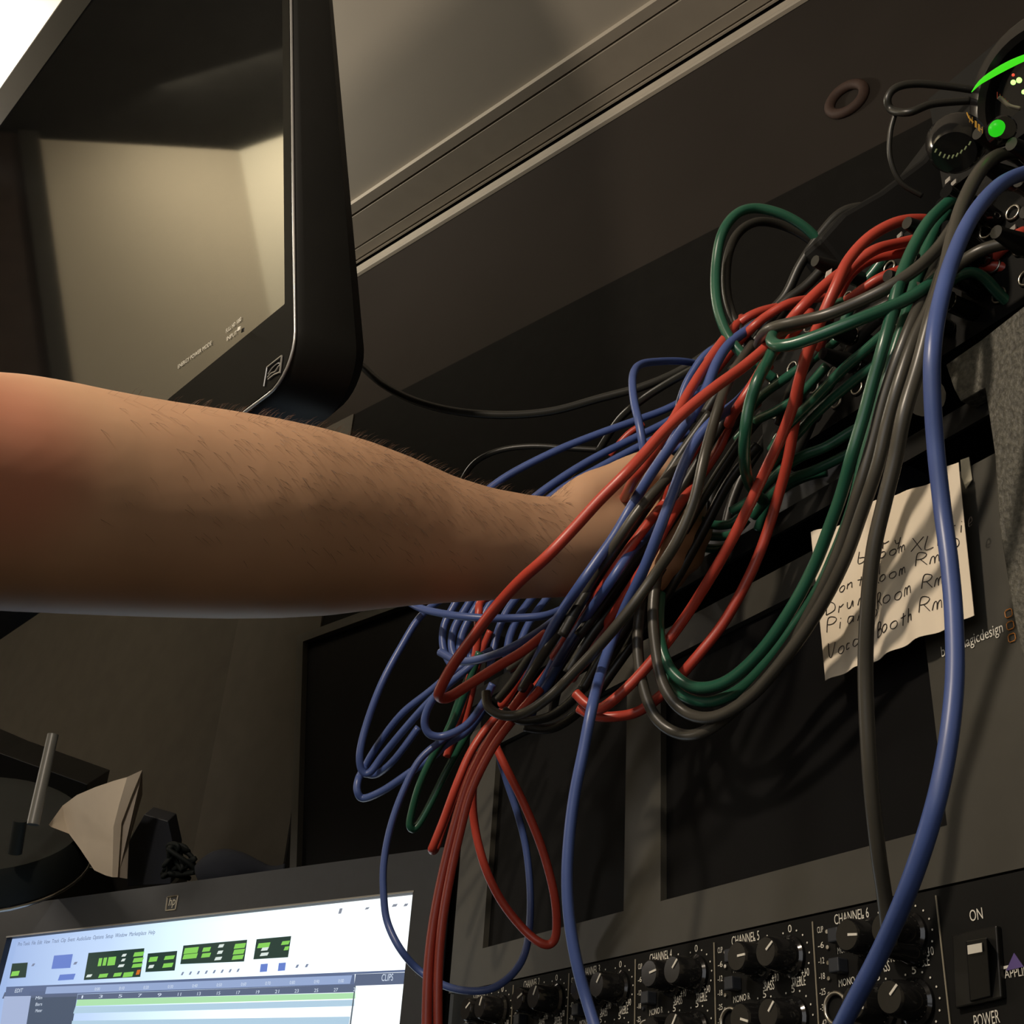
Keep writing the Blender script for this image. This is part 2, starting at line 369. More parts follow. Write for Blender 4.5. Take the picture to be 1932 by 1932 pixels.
for ch in range(6, 0, -1):
    tx = MB(); Z = Vector((0, 0, 1)); O = Vector((0, 0, 0))
    def T(s, x0, y0, x1, y1, h): put_text(tx, s, chp(x0, y0, ch, .0003), chp(x1, y1, ch, .0003), h, Z, O)
    T('CHANNEL %d' % ch, 1381, 1785, 1435, 1773, .0044)
    for k, s in enumerate(('CLIP', '-6', '-12', '-18', '-25', '-33', '-42')): T(s, 1354, 1799 + 27 * k, 1363.5, 1797 + 27 * k, .0027)
    T('MONO L', 1384, 1836, 1410, 1830, .0028); T('MONO R', 1384, 1893, 1417, 1885, .0030)
    for (bx, by) in ((1440, 1814), (1497, 1805), (1447, 1930), (1503, 1921)):
        for k in range(-3, 9):
            a = math.radians(90 - 22 * k); c = chp(bx, by, ch, .0004)
            p = c + Vector((0, -math.cos(a), math.sin(a))) * .0116
            if k == 0:
                if by == 1814: continue
                s = '0' if by < 1900 else '5'
                put_text(tx, s, p + Vector((0, .0012, -.001)), p + Vector((0, -.0012, -.001)), .0034, Z, O)
            else: tx.prism([p + Vector((0, .00045 * math.cos(t), .00045 * math.sin(t))) for t in (0, 1.05, 2.1, 3.14, 4.2, 5.24)], (-.0001, 0, 0))
    T('+10', 1459, 1853, 1473, 1850, .0034); T('+10', 1516, 1843, 1532, 1840, .0034)
    T('-10', 1440, 1857, 1448, 1855, .0030); T('-10', 1494, 1846, 1503, 1844, .0030)
    T('BASS', 1445, 1870, 1464, 1866, .0042); T('TREBLE', 1498, 1863, 1525, 1858, .0042)
    tx.build('lettering', m_print, ha)
    MB().box(Vector((XP - .0004, seps[6 - ch] + .0003, EYE.z + .041)), (0, .0006, 0), (0, 0, .084), (-.0004, 0, 0)).build('divider', m_faint, ha)
    for k in range(5):
        c = chp(1371, 1797 + 27 * k, ch); MB().cyl(c, c - Vector((.0012, 0, 0)), .0009, n=8).build('indicator_lamp', m_nickel if ch > 4 else m_bezel, ha)
    for py in (1806, 1858):
        c = chp(1392, py, ch); MB().box(c + Vector((0, .003, -.003)), (-.006, 0, 0), (0, -.006, 0), (0, 0, .006)).build('push_button', m_bezel, ha, bevel=.0006)
    jk = chp(1381, 1930, ch)
    ring = MB(); ring.tube([jk + Vector((-.0012, .0062 * math.cos(a * .2618), .0062 * math.sin(a * .2618))) for a in range(24)], .0010, 8, closed=True)
    rg = ring.build('jack_socket', m_nickel, ha, smooth=True)
    for (bx, by) in ((1440, 1814), (1497, 1805), (1447, 1930), (1503, 1921)):
        c = chp(bx, by, ch); X = Vector((-1, 0, 0))
        kn = MB().lathe(c, X, [(0, .0090), (.002, .0092), (.003, .0078), (.0145, .0068), (.0155, .0060)], 24).build('knob', m_gloss, ha, smooth='auto')
        ang = {1814: .9, 1805: .3, 1930: 1.2, 1921: .1}[by] + ch * .13; d = Vector((0, -math.sin(ang), math.cos(ang)))
        s_ = d.cross(X) * .0005
        MB().prism([c + X * .0156 + d * .001 - s_, c + X * .0156 + d * .001 + s_, c + X * .0156 + d * .0062 + s_, c + X * .0156 + d * .0062 - s_], X * .0004).build('pointer', m_print, kn)
# mains section at the right end
tx = MB(); put_text(tx, 'ON', rk(1830, 1739, .0004), rk(1855, 1733, .0004), .0044, Vector((0, 0, 1)), Vector((0, 0, 0)))
put_text(tx, 'POWER', rk(1838, 1941, .0004), rk(1887, 1929, .0004), .0048, Vector((0, 0, 1)), Vector((0, 0, 0)))
put_text(tx, 'APPLIED', rk(1896, 1846, .0004), rk(1950, 1838, .0004), .0032, Vector((0, 0, 1)), Vector((0, 0, 0)))
tx.box(rk(1893, 1829, .0004), rk(1906, 1826, .0004) - rk(1893, 1829, .0004), (0, 0, .0010), (-.0002, 0, 0))
tx.build('lettering', m_print, ha)
MB().prism([rk(1899, 1832, .0004), rk(1914, 1798, .0004), rk(1932, 1824, .0004)], (-.0003, 0, 0)).build('emblem', m_violet, ha)
sw = MB().prism([rk(1866, 1752), rk(1890, 1748), rk(1900, 1885), rk(1812, 1905), rk(1806, 1768), rk(1830, 1760)], (-.003, 0, 0)).build('switch_frame', m_black, ha, bevel=.0006)
rocker = MB().raw([rk(1822, 1775, .003), rk(1862, 1768, .003), rk(1870, 1880, .003), rk(1830, 1890, .003), rk(1822, 1775, .010), rk(1862, 1768, .010), rk(1870, 1880, .004), rk(1830, 1890, .004)],
                  [(0, 1, 2, 3), (4, 7, 6, 5), (0, 4, 5, 1), (1, 5, 6, 2), (2, 6, 7, 3), (3, 7, 4, 0)]).build('power_switch', m_gloss, ha, bevel=.0004)
MB().prism([rk(1826, 1784, .0098), rk(1853, 1779, .0098), rk(1854, 1796, .0092), rk(1827, 1801, .0092)], (-.0003, 0, 0)).build('switch_mark', m_print, rocker)

# ---------------- taped paper note with handwriting ----------------
note = thing('paper_note', 'cream paper note with handwritten room list taped to the grey rack unit behind the cables', 'note', rk(1700, 1230, .008))
PA, PB_, PC, PD = rk(1560, 1285, .012), rk(1835, 1160, .010), rk(1812, 874, .010), rk(1540, 1008, .012)
def npt(u, v, lift=0):
    a = PA.lerp(PB_, u); b = PD.lerp(PC, u); p = a.lerp(b, v)
    wv = .0026 * math.sin(u * 13 + v * 1.5) * (.3 + .7 * v) + .0012 * math.sin(u * 29 + 1)
    return p + Vector((-wv - lift, 0, 0))
nm = MB(); NU, NV = 40, 20; vs = []
for side in (0, 1):
    for j in range(NV + 1):
        for i in range(NU + 1): vs.append(npt(i / NU, j / NV, 0 if side == 0 else -.0003))
S = (NU + 1) * (NV + 1); fs = []
for j in range(NV):
    for i in range(NU):
        a = j * (NU + 1) + i; fs.append((a, a + 1, a + NU + 2, a + NU + 1)); fs.append((a + S + NU + 1, a + S + NU + 2, a + S + 1, a + S))
for i in range(NU): fs += [(i + 1, i, i + S, i + 1 + S), (NV * (NU + 1) + i, NV * (NU + 1) + i + 1, NV * (NU + 1) + i + 1 + S, NV * (NU + 1) + i + S)]
for j in range(NV): fs += [(j * (NU + 1), (j + 1) * (NU + 1), (j + 1) * (NU + 1) + S, j * (NU + 1) + S), ((j + 1) * (NU + 1) + NU, j * (NU + 1) + NU, j * (NU + 1) + NU + S, (j + 1) * (NU + 1) + NU + S)]
nm.raw(vs, fs).build('sheet', m_paper, note, smooth='auto')
m_tape = mat('clear_tape', (.30, .28, .22), .25, .5, noise=.05)
MB().prism([rk(1812, 868, .0012), rk(1828, 862, .0012), rk(1834, 905, .0012), rk(1822, 922, .0012), rk(1814, 900, .0012)], (.0004, 0, 0)).build('tape', m_tape, note)
G = {  # handwriting strokes in a unit box
 'X': [[(0, 0), (.6, 1)], [(0, 1), (.6, 0)]], 'L': [[(.05, 1), (0, 0), (.5, .05)]],
 'R': [[(.1, 0), (.12, 1), (.45, 1), (.55, .8), (.4, .55), (.12, .5)], [(.3, .5), (.65, 0)]],
 'P': [[(.1, -.1), (.12, 1), (.5, 1), (.6, .75), (.4, .5), (.12, .5)]], 'B': [[(.1, 0), (.1, 1), (.5, .95), (.5, .6), (.1, .5), (.6, .45), (.6, .05), (.1, 0)]],
 'D': [[(.1, 0), (.1, 1), (.5, .8), (.55, .3), (.1, 0)]], 'A': [[(0, 0), (.3, 1), (.6, 0)], [(.1, .4), (.5, .4)]], 'C': [[(.5, .85), (.2, 1), (.05, .5), (.2, 0), (.5, .15)]],
 'V': [[(0, 1), (.15, 0), (.35, 0), (.5, 1)]], 'T': [[(.3, 0), (.3, 1)], [(0, .95), (.6, 1)]],
 'o': [[(.25, .55), (.05, .4), (.05, .1), (.3, 0), (.5, .2), (.45, .5), (.25, .55)]], 'a': [[(.45, .5), (.15, .55), (.03, .2), (.2, 0), (.45, .2), (.47, .5), (.5, 0)]],
 'b': [[(.05, 1), (.05, 0), (.35, .05), (.4, .4), (.08, .45)]],
 'm': [[(0, 0), (.05, .5), (.2, .55), (.27, 0), (.3, .45), (.5, .55), (.6, 0)]], 'n': [[(0, 0), (.05, .5), (.1, .4), (.35, .55), (.42, 0)]],
 'u': [[(0, .5), (.05, .05), (.3, 0), (.42, .5), (.47, 0)]], 'r': [[(.05, 0), (.08, .5), (.15, .4), (.4, .55)]], 't': [[(.2, 0), (.22, .9)], [(0, .6), (.45, .65)]],
 'h': [[(0, 0), (.05, 1)], [(.03, .4), (.3, .5), (.38, 0)]], 'i': [[(.1, 0), (.12, .5)], [(.13, .75), (.14, .8)]], 'e': [[(.05, .25), (.4, .35), (.3, .7), (.1, .55), (.08, .1), (.4, .1)]],
 'l': [[(.1, 0), (.12, 1)]], 'c': [[(.4, .45), (.1, .5), (.05, .1), (.4, .1)]], 'd': [[(.4, .45), (.1, .5), (.05, .05), (.4, .1), (.48, 1)]], 'y': [[(0, .5), (.1, .15), (.35, .15)], [(.42, .55), (.25, -.4)]],
}
ink = MB()
def write(s, px, py, w_, h, slope=-.42):
    """handwriting starting at pixel (px, py); w_ and h are letter sizes in picture pixels"""
    x = px
    for chx in s:
        if chx == ' ': x += w_ * .7; continue
        for st_ in G[chx]:
            pts = [(x + w_ * a + (b * h) * .05, py + slope * (x - px + w_ * a) - h * b) for a, b in st_]
            q = []
            for (a, b) in pts:
                # solve sheet coordinates from the rack plane point
                p = rk(a, b, .011); best = None
                u = .5; v = .5
                for _ in range(6):
                    e = npt(u, v) - p
                    du = (npt(u + .01, v) - npt(u, v)) / .01; dv = (npt(u, v + .01) - npt(u, v)) / .01
                    A = du.y, dv.y, du.z, dv.z; det = A[0] * A[3] - A[1] * A[2]
                    u -= (e.y * A[3] - e.z * A[1]) / det; v -= (A[0] * e.z - A[2] * e.y) / det
                q.append(npt(u, v, .0003))
            q = smooth_path(q, 4) if len(q) > 2 else q
            ink.tube(q, .00020, 4)
        x += w_ * .78
write('Library', 1578, 1078, 24, 22); write('XLR tie', 1722, 1042, 23, 26); write('Control', 1570, 1126, 20, 20)
write('Room', 1651, 1064, 20, 20); write('Rm B', 1727, 1070, 26, 24); write('Room', 1649, 1108, 21, 21); write('Rm A', 1737, 1112, 24, 26)
write('Drum', 1566, 1165, 23, 24); write('Room', 1652, 1150, 24, 26); write('Rm C', 1735, 1158, 25, 28)
write('Piano', 1567, 1195, 23, 24); write('Booth', 1650, 1203, 21, 26); write('Vocal', 1570, 1242, 19, 25); write('D', 1794, 1040, 24, 22)
ink.build('handwriting', m_ink, note)

# ---------------- back wall panel and ring ----------------
def low_slab(name, ha_, hb_, m, out=.008):
    return struct(MB().prism([wallpt(ha_, .02) - WN * .001, wallpt(hb_, .02) - WN * .001, wallpt(hb_, 2.1) - WN * .001, wallpt(ha_, 2.1) - WN * .001], -WN * out).build(name, m))
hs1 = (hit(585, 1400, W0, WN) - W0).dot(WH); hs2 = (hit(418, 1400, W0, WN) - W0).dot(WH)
low_slab('trim_3', hr + .02, hs1, mat('lower_wall_dark', (.0098, .0093, .0085), .9, .03, noise=.08, nscale=50))  # dark slab over the lower wall, below a level edge
low_slab('trim_4', hs1 + .001, hs2, mat('tan_wall_lit', (.085, .078, .066), .85, .06, noise=.06, nscale=30), .010)  # lighter tone stands for light on the lower left wall
low_slab('trim_5', hs2 + .001, h_e1 - .02, mat('tan_wall_lit_dim', (.070, .064, .054), .85, .06, noise=.06, nscale=30), .006)  # same lightened wall tone, a little darker past the seam
rc = hit(1600, 190, W0, WN); e1 = WH; e2 = Vector((0, 0, 1))
ringo = MB().tube([rc - WN * .003 + (e1 * math.cos(a * .2618) * .021 + e2 * math.sin(a * .2618) * .019) for a in range(24)], .0060, 8, closed=True)
tag(ringo.build('wall_ring', mat('brown_ring', (.045, .026, .020), .7, .3, noise=.1), smooth=True), 'faint brown ring on the wall beside the looped black cable', 'ring')
# framed dark acoustic panel low on the wall
def wp(px, py, out=.03): return hit(px, py, EYE + WN * (WD - out), WN)
pw = thing('wall_panel', 'large dark panel in a thin grey frame on the wall behind the monitor', 'panel', wp(700, 1500, .02))
A_ = wp(549, 1640, .04); zt_ = wp(563, 1200, .04).z
h0 = (wp(556, 1420, .04) - W0).dot(WH); h1 = h0 - .62; z_lo = EYE.z + .10
h0t = (wp(563, 1200, .04) - W0).dot(WH); pb0 = wp(549, 1640, .04); h0b = (pb0 - W0).dot(WH)
sk = (h0t - h0b) / (zt_ - pb0.z); h0 = h0b
def wq(h, z, out): return wallpt(h + sk * (z - pb0.z), z) - WN * out   # the panel leans a little
MB().prism([wq(h0 - .012, z_lo + .01, .012), wq(h1 + .012, z_lo + .01, .012), wq(h1 + .012, zt_ - .012, .012), wq(h0 - .012, zt_ - .012, .012)], -WN * .022).build('front_face', m_glassoff, pw)
fr = MB()
for (ha_, hb_, za, zb_) in ((h0, h0 - .012, z_lo, zt_), (h1, h1 + .012, z_lo, zt_), (h0 - .012, h1 + .012, zt_ - .012, zt_), (h0 - .012, h1 + .012, z_lo, z_lo + .01)):
    fr.prism([wq(ha_, za, .010), wq(hb_, za, .010), wq(hb_, zb_, .010), wq(ha_, zb_, .010)], -WN * .032)
fr.build('frame', m_grey, pw)

# ---------------- computer monitor ----------------
MH = Vector((-.388, .922, 0)).normalized(); MN = Vector((.922, .388, 0)); MZ = Vector((0, 0, 1))
M0 = EYE + ray(845, 1650) * .90
def mp(px, py, lift=0.0): return hit(px, py, M0 - MN * lift, MN)
mo = thing('computer_monitor', 'black computer monitor showing a bright audio editing window at the bottom left', 'monitor', M0 + MH * .28 - MZ * .45 + MN * .05)
sTR, sTL = mp(795, 1690), mp(30, 1773)
su0, su1 = (sTR - M0).dot(MH), (sTL - M0).dot(MH); sz1 = (sTR.z + sTL.z) / 2; sz0 = sz1 - (su1 - su0) * .60
ob1 = mp(300, 1678).z
def mm(u, z, d=0): return Vector((M0.x + MH.x * u, M0.y + MH.y * u, z)) - MN * d
def mslab(m, u0, u1, z0, z1, d0=0, d1=.01): m.prism([mm(u0, z0, d0), mm(u1, z0, d0), mm(u1, z1, d0), mm(u0, z1, d0)], -MN * (d1 - d0)); return m
bz = MB(); uo0, uo1 = -.004, su1 + .024; zo0 = sz0 - .03
mslab(bz, uo0, uo1, sz1, ob1); mslab(bz, uo0, uo1, zo0, sz0); mslab(bz, uo0, su0, sz0, sz1); mslab(bz, su1, uo1, sz0, sz1)
bz.build('bezel', m_bezel, mo)
mslab(MB(), uo0 + .002, uo1 - .002, zo0 + .002, ob1 - .002, -.04, -.001).build('rear_housing', m_black, mo)
mslab(MB(), su0 - .001, su1 + .001, sz1, sz1 + .0014, .009, .0104).build('edge_trim', m_rim, mo)
st = mslab(MB(), .2, .28, .75, zo0 + .1, -.07, -.045); mslab(st, .12, .36, .75, .765, -.12, .06); st.build('stand', m_black, mo)
def em_mat(name, c, s): 
    return mat(name, (0, 0, 0), .4, .2, emit=c, estr=s)
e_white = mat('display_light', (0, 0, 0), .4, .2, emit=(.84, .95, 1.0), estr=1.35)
nt = e_white.node_tree; b_ = nt.nodes['Principled BSDF']   # viewing-angle falloff put into the colour: pale blue left, white right
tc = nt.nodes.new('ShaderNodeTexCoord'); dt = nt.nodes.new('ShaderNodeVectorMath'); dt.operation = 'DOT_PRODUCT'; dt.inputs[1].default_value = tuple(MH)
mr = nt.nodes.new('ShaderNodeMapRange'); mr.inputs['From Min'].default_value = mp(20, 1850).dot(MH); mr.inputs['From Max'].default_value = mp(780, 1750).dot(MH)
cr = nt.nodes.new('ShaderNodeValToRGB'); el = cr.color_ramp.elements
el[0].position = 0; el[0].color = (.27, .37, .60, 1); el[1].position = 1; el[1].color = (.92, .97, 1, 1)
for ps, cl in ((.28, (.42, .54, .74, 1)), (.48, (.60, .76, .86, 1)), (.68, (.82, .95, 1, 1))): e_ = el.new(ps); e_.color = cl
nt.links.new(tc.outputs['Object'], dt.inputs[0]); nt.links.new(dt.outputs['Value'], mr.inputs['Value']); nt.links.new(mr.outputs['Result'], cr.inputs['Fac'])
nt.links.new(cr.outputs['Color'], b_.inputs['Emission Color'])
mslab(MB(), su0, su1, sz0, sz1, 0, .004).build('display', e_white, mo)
ls = .0045
def ui(name, polys, c, s=1.0, lift=ls):
    m = MB()
    for p in polys: m.prism([mp(*q, lift) for q in p], MN * .0003)
    o = m.build(name, em_mat(name + '_light', c, s), mo)
    if len(polys) > 2: o['kind'] = 'stuff'
    return o
def q4(x0, y0, x1, y1, x2, y2, x3, y3): return [(x0, y0), (x1, y1), (x2, y2), (x3, y3)]
def band(x0, y0, x1, y1, t):  # band below the line (x0,y0)-(x1,y1) t px thick
    return q4(x0, y0 + t, x1, y1 + t, x1, y1, x0, y0)
ui('ruler', [band(12, 1862, 779, 1829, 4), q4(10, 1880, 668, 1857, 669, 1838, 12, 1862)], (.16, .22, .40), .7, ls + .0004)
ui('ruler_light_band', [q4(85, 1875, 660, 1856, 664, 1840, 88, 1862)], (.38, .50, .80), .8, ls + .0006)
ui('time_band', [q4(145, 1886, 668, 1872, 669, 1857, 147, 1876), q4(668, 1860, 778, 1856, 779, 1834, 671, 1838), q4(4, 1884, 145, 1880, 147, 1868, 9, 1872)], (.13, .17, .28), .8, ls + .0004)
ui('track_header', [q4(-4, 1965, 130, 1965, 146, 1876, 12, 1873)], (.10, .14, .22), .7, ls + .0003)
ui('track_list', [q4(-4, 1965, 44, 1965, 58, 1879, 8, 1880)], (.48, .58, .85), .8, ls + .0007)
ui('green_clip', [q4(143, 1898, 670, 1884, 670, 1873, 146, 1886)], (.45, .80, .45), .95, ls + .0007)
ui('track_lane', [q4(138, 1912, 668, 1898, 668, 1886, 142, 1900), q4(130, 1965, 655, 1950, 660, 1918, 136, 1926)], (.50, .70, .86), .9, ls + .0005)
ui('track_divider', [q4(655, 1965, 658, 1965, 671, 1860, 669, 1860)], (.2, .25, .3), .6, ls + .0008)
for q_ in [q4(158, 1849, 264, 1843, 272, 1789, 167, 1798), q4(274, 1834, 329, 1831, 334, 1794, 279, 1799), q4(340, 1819, 460, 1814, 466, 1773, 346, 1784), q4(478, 1810, 543, 1806, 549, 1766, 484, 1772), q4(18, 1846, 48, 1844, 52, 1816, 23, 1818)]: ui('counter', [q_], (.018, .045, .035), 1, ls + .0006)
def blk(x, y, w_, h, sk=3): return q4(x, y + h, x + w_, y + h - w_ * .1, x + w_ + sk, y - w_ * .1, x + sk, y)
gl = [blk(184, 1808, 6, 15), blk(193, 1807, 6, 15), blk(202, 1806, 14, 16), blk(251, 1797, 18, 8), blk(250, 1808, 18, 8), blk(248, 1819, 18, 7), blk(185, 1838, 16, 7), blk(213, 1836, 14, 7), blk(231, 1835, 18, 9),
      blk(280, 1806, 15, 9), blk(309, 1804, 18, 7), blk(306, 1818, 18, 8), blk(346, 1789, 26, 11), blk(344, 1801, 26, 9), blk(441, 1781, 20, 9), blk(439, 1792, 20, 9), blk(437, 1803, 20, 8), blk(381, 1788, 14, 8), blk(379, 1799, 16, 8), blk(485, 1780, 22, 9), blk(530, 1776, 14, 7), blk(535, 1786, 8, 7), blk(20, 1833, 14, 9)]
ui('counter_digits', gl, (.28, .75, .12), .85, ls + .0008)
ui('counter_captions', [blk(229, 1800, 7, 5), blk(228, 1809, 6, 5), blk(222, 1820, 10, 5), blk(162, 1839, 9, 5), blk(279, 1821, 9, 6), blk(411, 1782, 9, 6), blk(409, 1794, 9, 6), blk(404, 1806, 12, 6), blk(492, 1788, 12, 6), blk(490, 1798, 14, 6)], (.8, .9, .85), .9, ls + .0008)
ui('record_light', [blk(256, 1830, 6, 9)], (.8, .2, .03), .8, ls + .0009)
for q_ in [q4(97, 1828, 132, 1826, 137, 1800, 102, 1803), q4(109, 1850, 138, 1848, 142, 1837, 113, 1839), q4(490, 1834, 503, 1833, 505, 1818, 492, 1819), q4(524, 1832, 537, 1831, 539, 1816, 526, 1817)]: ui('tool_button', [q_], (.16, .26, .72), .85, ls + .0006)
ui('menu_icons', [blk(638, 1714, 5, 10), blk(688, 1712, 6, 4), blk(739, 1706, 8, 5), blk(761, 1705, 6, 5)] + [band(780, 1699 + 5 * k, 789, 1698 + 5 * k, 1.6) for k in range(3)], (.30, .33, .40), .8, ls + .0004)
ui('tool_row', [blk(341 + 15 * k, 1834 - k * .9, 3, 6) for k in range(8)] + [blk(557, 1820, 4, 6), blk(575, 1819, 4, 6), blk(59, 1818, 4, 5), blk(138, 1815, 5, 5)], (.25, .30, .45), .8, ls + .0009)
tm = MB(); Zv = MZ; nn = Vector((0, 0, 0))
put_text(tm, 'Pro Tools  File  Edit  View  Track  Clip  Event  AudioSuite  Options  Setup  Window  Marketplace  Help', mp(33, 1785, ls + .0004), mp(292, 1762, ls + .0004), .0036, Zv, nn)
tm.build('menu_lettering', em_mat('menu_text_light', (.10, .14, .26), .9), mo)
tm = MB()
for k in range(15): put_text(tm, str(2 * k + 1), mp(148 + 37 * k, 1884 - 1.0 * k, ls + .0010), mp(156 + 37 * k, 1883.7 - 1.0 * k, ls + .0010), .0026, Zv, nn)
for k in range(11): put_text(tm, '0:%02d' % (10 * k), mp(178 + 46 * k, 1869 - 1.5 * k, ls + .0012), mp(188 + 46 * k, 1868.6 - 1.5 * k, ls + .0012), .0026, Zv, nn)
put_text(tm, 'CLIPS', mp(719, 1851, ls + .001), mp(741, 1850, ls + .001), .0050, Zv, nn)
put_text(tm, 'EDIT', mp(27, 1873, ls + .001), mp(42, 1872, ls + .001), .0036, Zv, nn)
for k, s_ in enumerate(('Min', 'Bars', 'Meter')): put_text(tm, s_, mp(66, 1886 + 12 * k, ls + .001), mp(79, 1885 + 12 * k, ls + .001), .0028, Zv, nn)
tm.build('screen_lettering', em_mat('screen_text_light', (.75, .85, 1), .9), mo)['kind'] = 'stuff'
lg = MB(); c = [mp(*q, .0102) for q in ((313, 1718), (331, 1716), (336, 1690), (316, 1693))]
for k in range(4): lg.tube([c[k], c[(k + 1) % 4]], .0008, 5)
put_text(lg, 'hp', mp(317, 1709, .0104), mp(330, 1707, .0104), .0075, Zv, nn)
lg.build('emblem', m_nickel, mo)

# ---------------- desk lamp, card and clutter on the monitor (left edge) ----------------
def vp(px, py, d): return P(px, py, d)
m_lampd = mat('smoky_dark_plastic', (.007, .009, .009), .6, .12, noise=.1)
dl = thing('desk_lamp', 'dark round lamp head with a grey upright rod at the left edge above the monitor', 'lamp', vp(40, 1700, 1.2))
cc = vp(-40, 1580, 1.19); ax = (UP * .96 + RX * .16 - FW * .2).normalized()
MB().lathe(cc - ax * .018, ax, [(0, .104), (.003, .106), (.030, .101), (.036, .096), (.037, .02)], 48).build('lamp_head', m_lampd, dl, smooth='auto')
MB().tube([cc - ax * .018 + (ax.orthogonal().normalized() * math.cos(a * .13) + ax.cross(ax.orthogonal()).normalized() * math.sin(a * .13)) * .1065 for a in range(48)], .0018, 6, closed=True).build('rim', m_nickel, dl, smooth=True)
MB().cyl(vp(62, 1556, 1.12), vp(100, 1386, 1.16), .0058, .0052, 18).build('rod', mat('grey_rod', (.10, .10, .09), .4, .5, noise=.1), dl, smooth='auto')
MB().cyl(vp(28, 1610, 1.10), vp(38, 1548, 1.10), .0062, .0062, 14).build('hinge', m_lampd, dl, smooth='auto')
def solid(name, pts, d, th, m, label, cat):
    p = [vp(x, y, d) for x, y in pts]; o = MB().prism(p, FW * th).build(name, m, bevel=.0008); return tag(o, label, cat)
solid('speaker', [(48, 1612), (236, 1650), (330, 1668), (330, 1700), (20, 1722)], 1.31, .05, m_black, 'black wedge shaped speaker on top of the monitor under the lamp', 'speaker')
solid('shelf_box', [(-60, 1395), (0, 1421), (165, 1480), (150, 1550), (60, 1600), (-60, 1600)], 1.42, .08, m_black, 'dark box behind the grey rod at the left edge', 'box')
solid('media_case', [(272, 1536), (317, 1549), (328, 1600), (322, 1668), (240, 1672), (241, 1590)], 1.19, .03, mat('navy_plastic', (.012, .014, .02), .5, .4, noise=.1), 'black box standing right of the cream folded card', 'box')
# folded cream card
m_card = mat('cream_card', (.52, .45, .36), .8, .2, noise=.05)
cdv = MB(); edge_l = [(145, 1500), (120, 1530), (92, 1556), (110, 1562), (130, 1570), (150, 1583), (160, 1600), (178, 1640)]
Lp = [(92, 1556), (105, 1530), (125, 1512), (145, 1500)]
top_ = [(92, 1556, 1.150), (118, 1520, 1.165), (145, 1500, 1.160), (180, 1485, 1.150), (215, 1473, 1.140), (240, 1466, 1.135), (268, 1453, 1.14)]
bot_ = [(96, 1560, 1.150), (130, 1573, 1.162), (150, 1600, 1.158), (178, 1642, 1.150), (200, 1652, 1.142), (212, 1655, 1.137), (222, 1655, 1.14)]
mid_ = [(94, 1558, 1.150), (122, 1548, 1.166), (147, 1552, 1.162), (172, 1560, 1.152), (196, 1560, 1.140), (214, 1560, 1.135), (229, 1553, 1.14)]
vs = []; 
for off in (0, .0012):
    for row in (top_, [((a[0] + b[0]) / 2 - (1 if i > 4 else 0), (a[1] + b[1]) / 2, (a[2] + b[2]) / 2) for i, (a, b) in enumerate(zip(top_, mid_))], mid_, bot_):
        vs += [vp(x, y, d + off) for x, y, d in row]
nC = 7; fs = []
for s_ in (0, 1):
    for j in range(3):
        for i in range(nC - 1):
            a = s_ * 28 + j * nC + i; f = (a, a + 1, a + nC + 1, a + nC); fs.append(f if s_ == 0 else f[::-1])
for i in range(nC - 1): fs += [(i + 1, i, i + 28, i + 29), (21 + i, 22 + i, 50 + i, 49 + i)]
for j in range(3): fs += [(j * nC, (j + 1) * nC, (j + 1) * nC + 28, j * nC + 28), ((j + 1) * nC + 6, j * nC + 6, j * nC + 34, (j + 1) * nC + 34)]
card = cdv.raw(vs, fs).build('folded_card', m_card, smooth='auto'); tag(card, 'cream folded card leaning between the lamp head and the black box', 'card')
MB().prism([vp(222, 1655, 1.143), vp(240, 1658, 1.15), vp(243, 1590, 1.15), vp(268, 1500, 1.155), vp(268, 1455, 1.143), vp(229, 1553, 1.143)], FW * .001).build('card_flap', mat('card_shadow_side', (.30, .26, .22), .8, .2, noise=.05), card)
# tangled cable heap and small figure on the monitor top
hp_ = MB(); random.seed(11)
for k in range(5):
    a = [vp(300 + random.uniform(0, 60), 1655 + random.uniform(-12, 6), 1.13)]
    for j in range(6): a.append(vp(310 + random.uniform(-10, 60), 1625 + random.uniform(-30, 30), 1.12 + random.uniform(-.01, .02)))
    hp_.tube(smooth_path(a, 6), .0022, 7)
tag(hp_.build('cable_heap', m_lampd, smooth=True), 'small tangle of black wire on the monitor top above its emblem', 'cable')
hu = MB(); pts = [vp(380 + 26 * i, y, 1.10) for i, y in enumerate((1655, 1642, 1640, 1638, 1640, 1646, 1648))]
hu.tube(smooth_path(pts, 6), [.012 + .006 * math.sin(i * .16) for i in range(37)], 10)
tag(hu.build('cloth_bundle', mat('dark_cloth', (.012, .014, .02), .9, .2, noise=.2), smooth=True), 'dark rolled cloth lying on the monitor top against the wall panel', 'cloth')

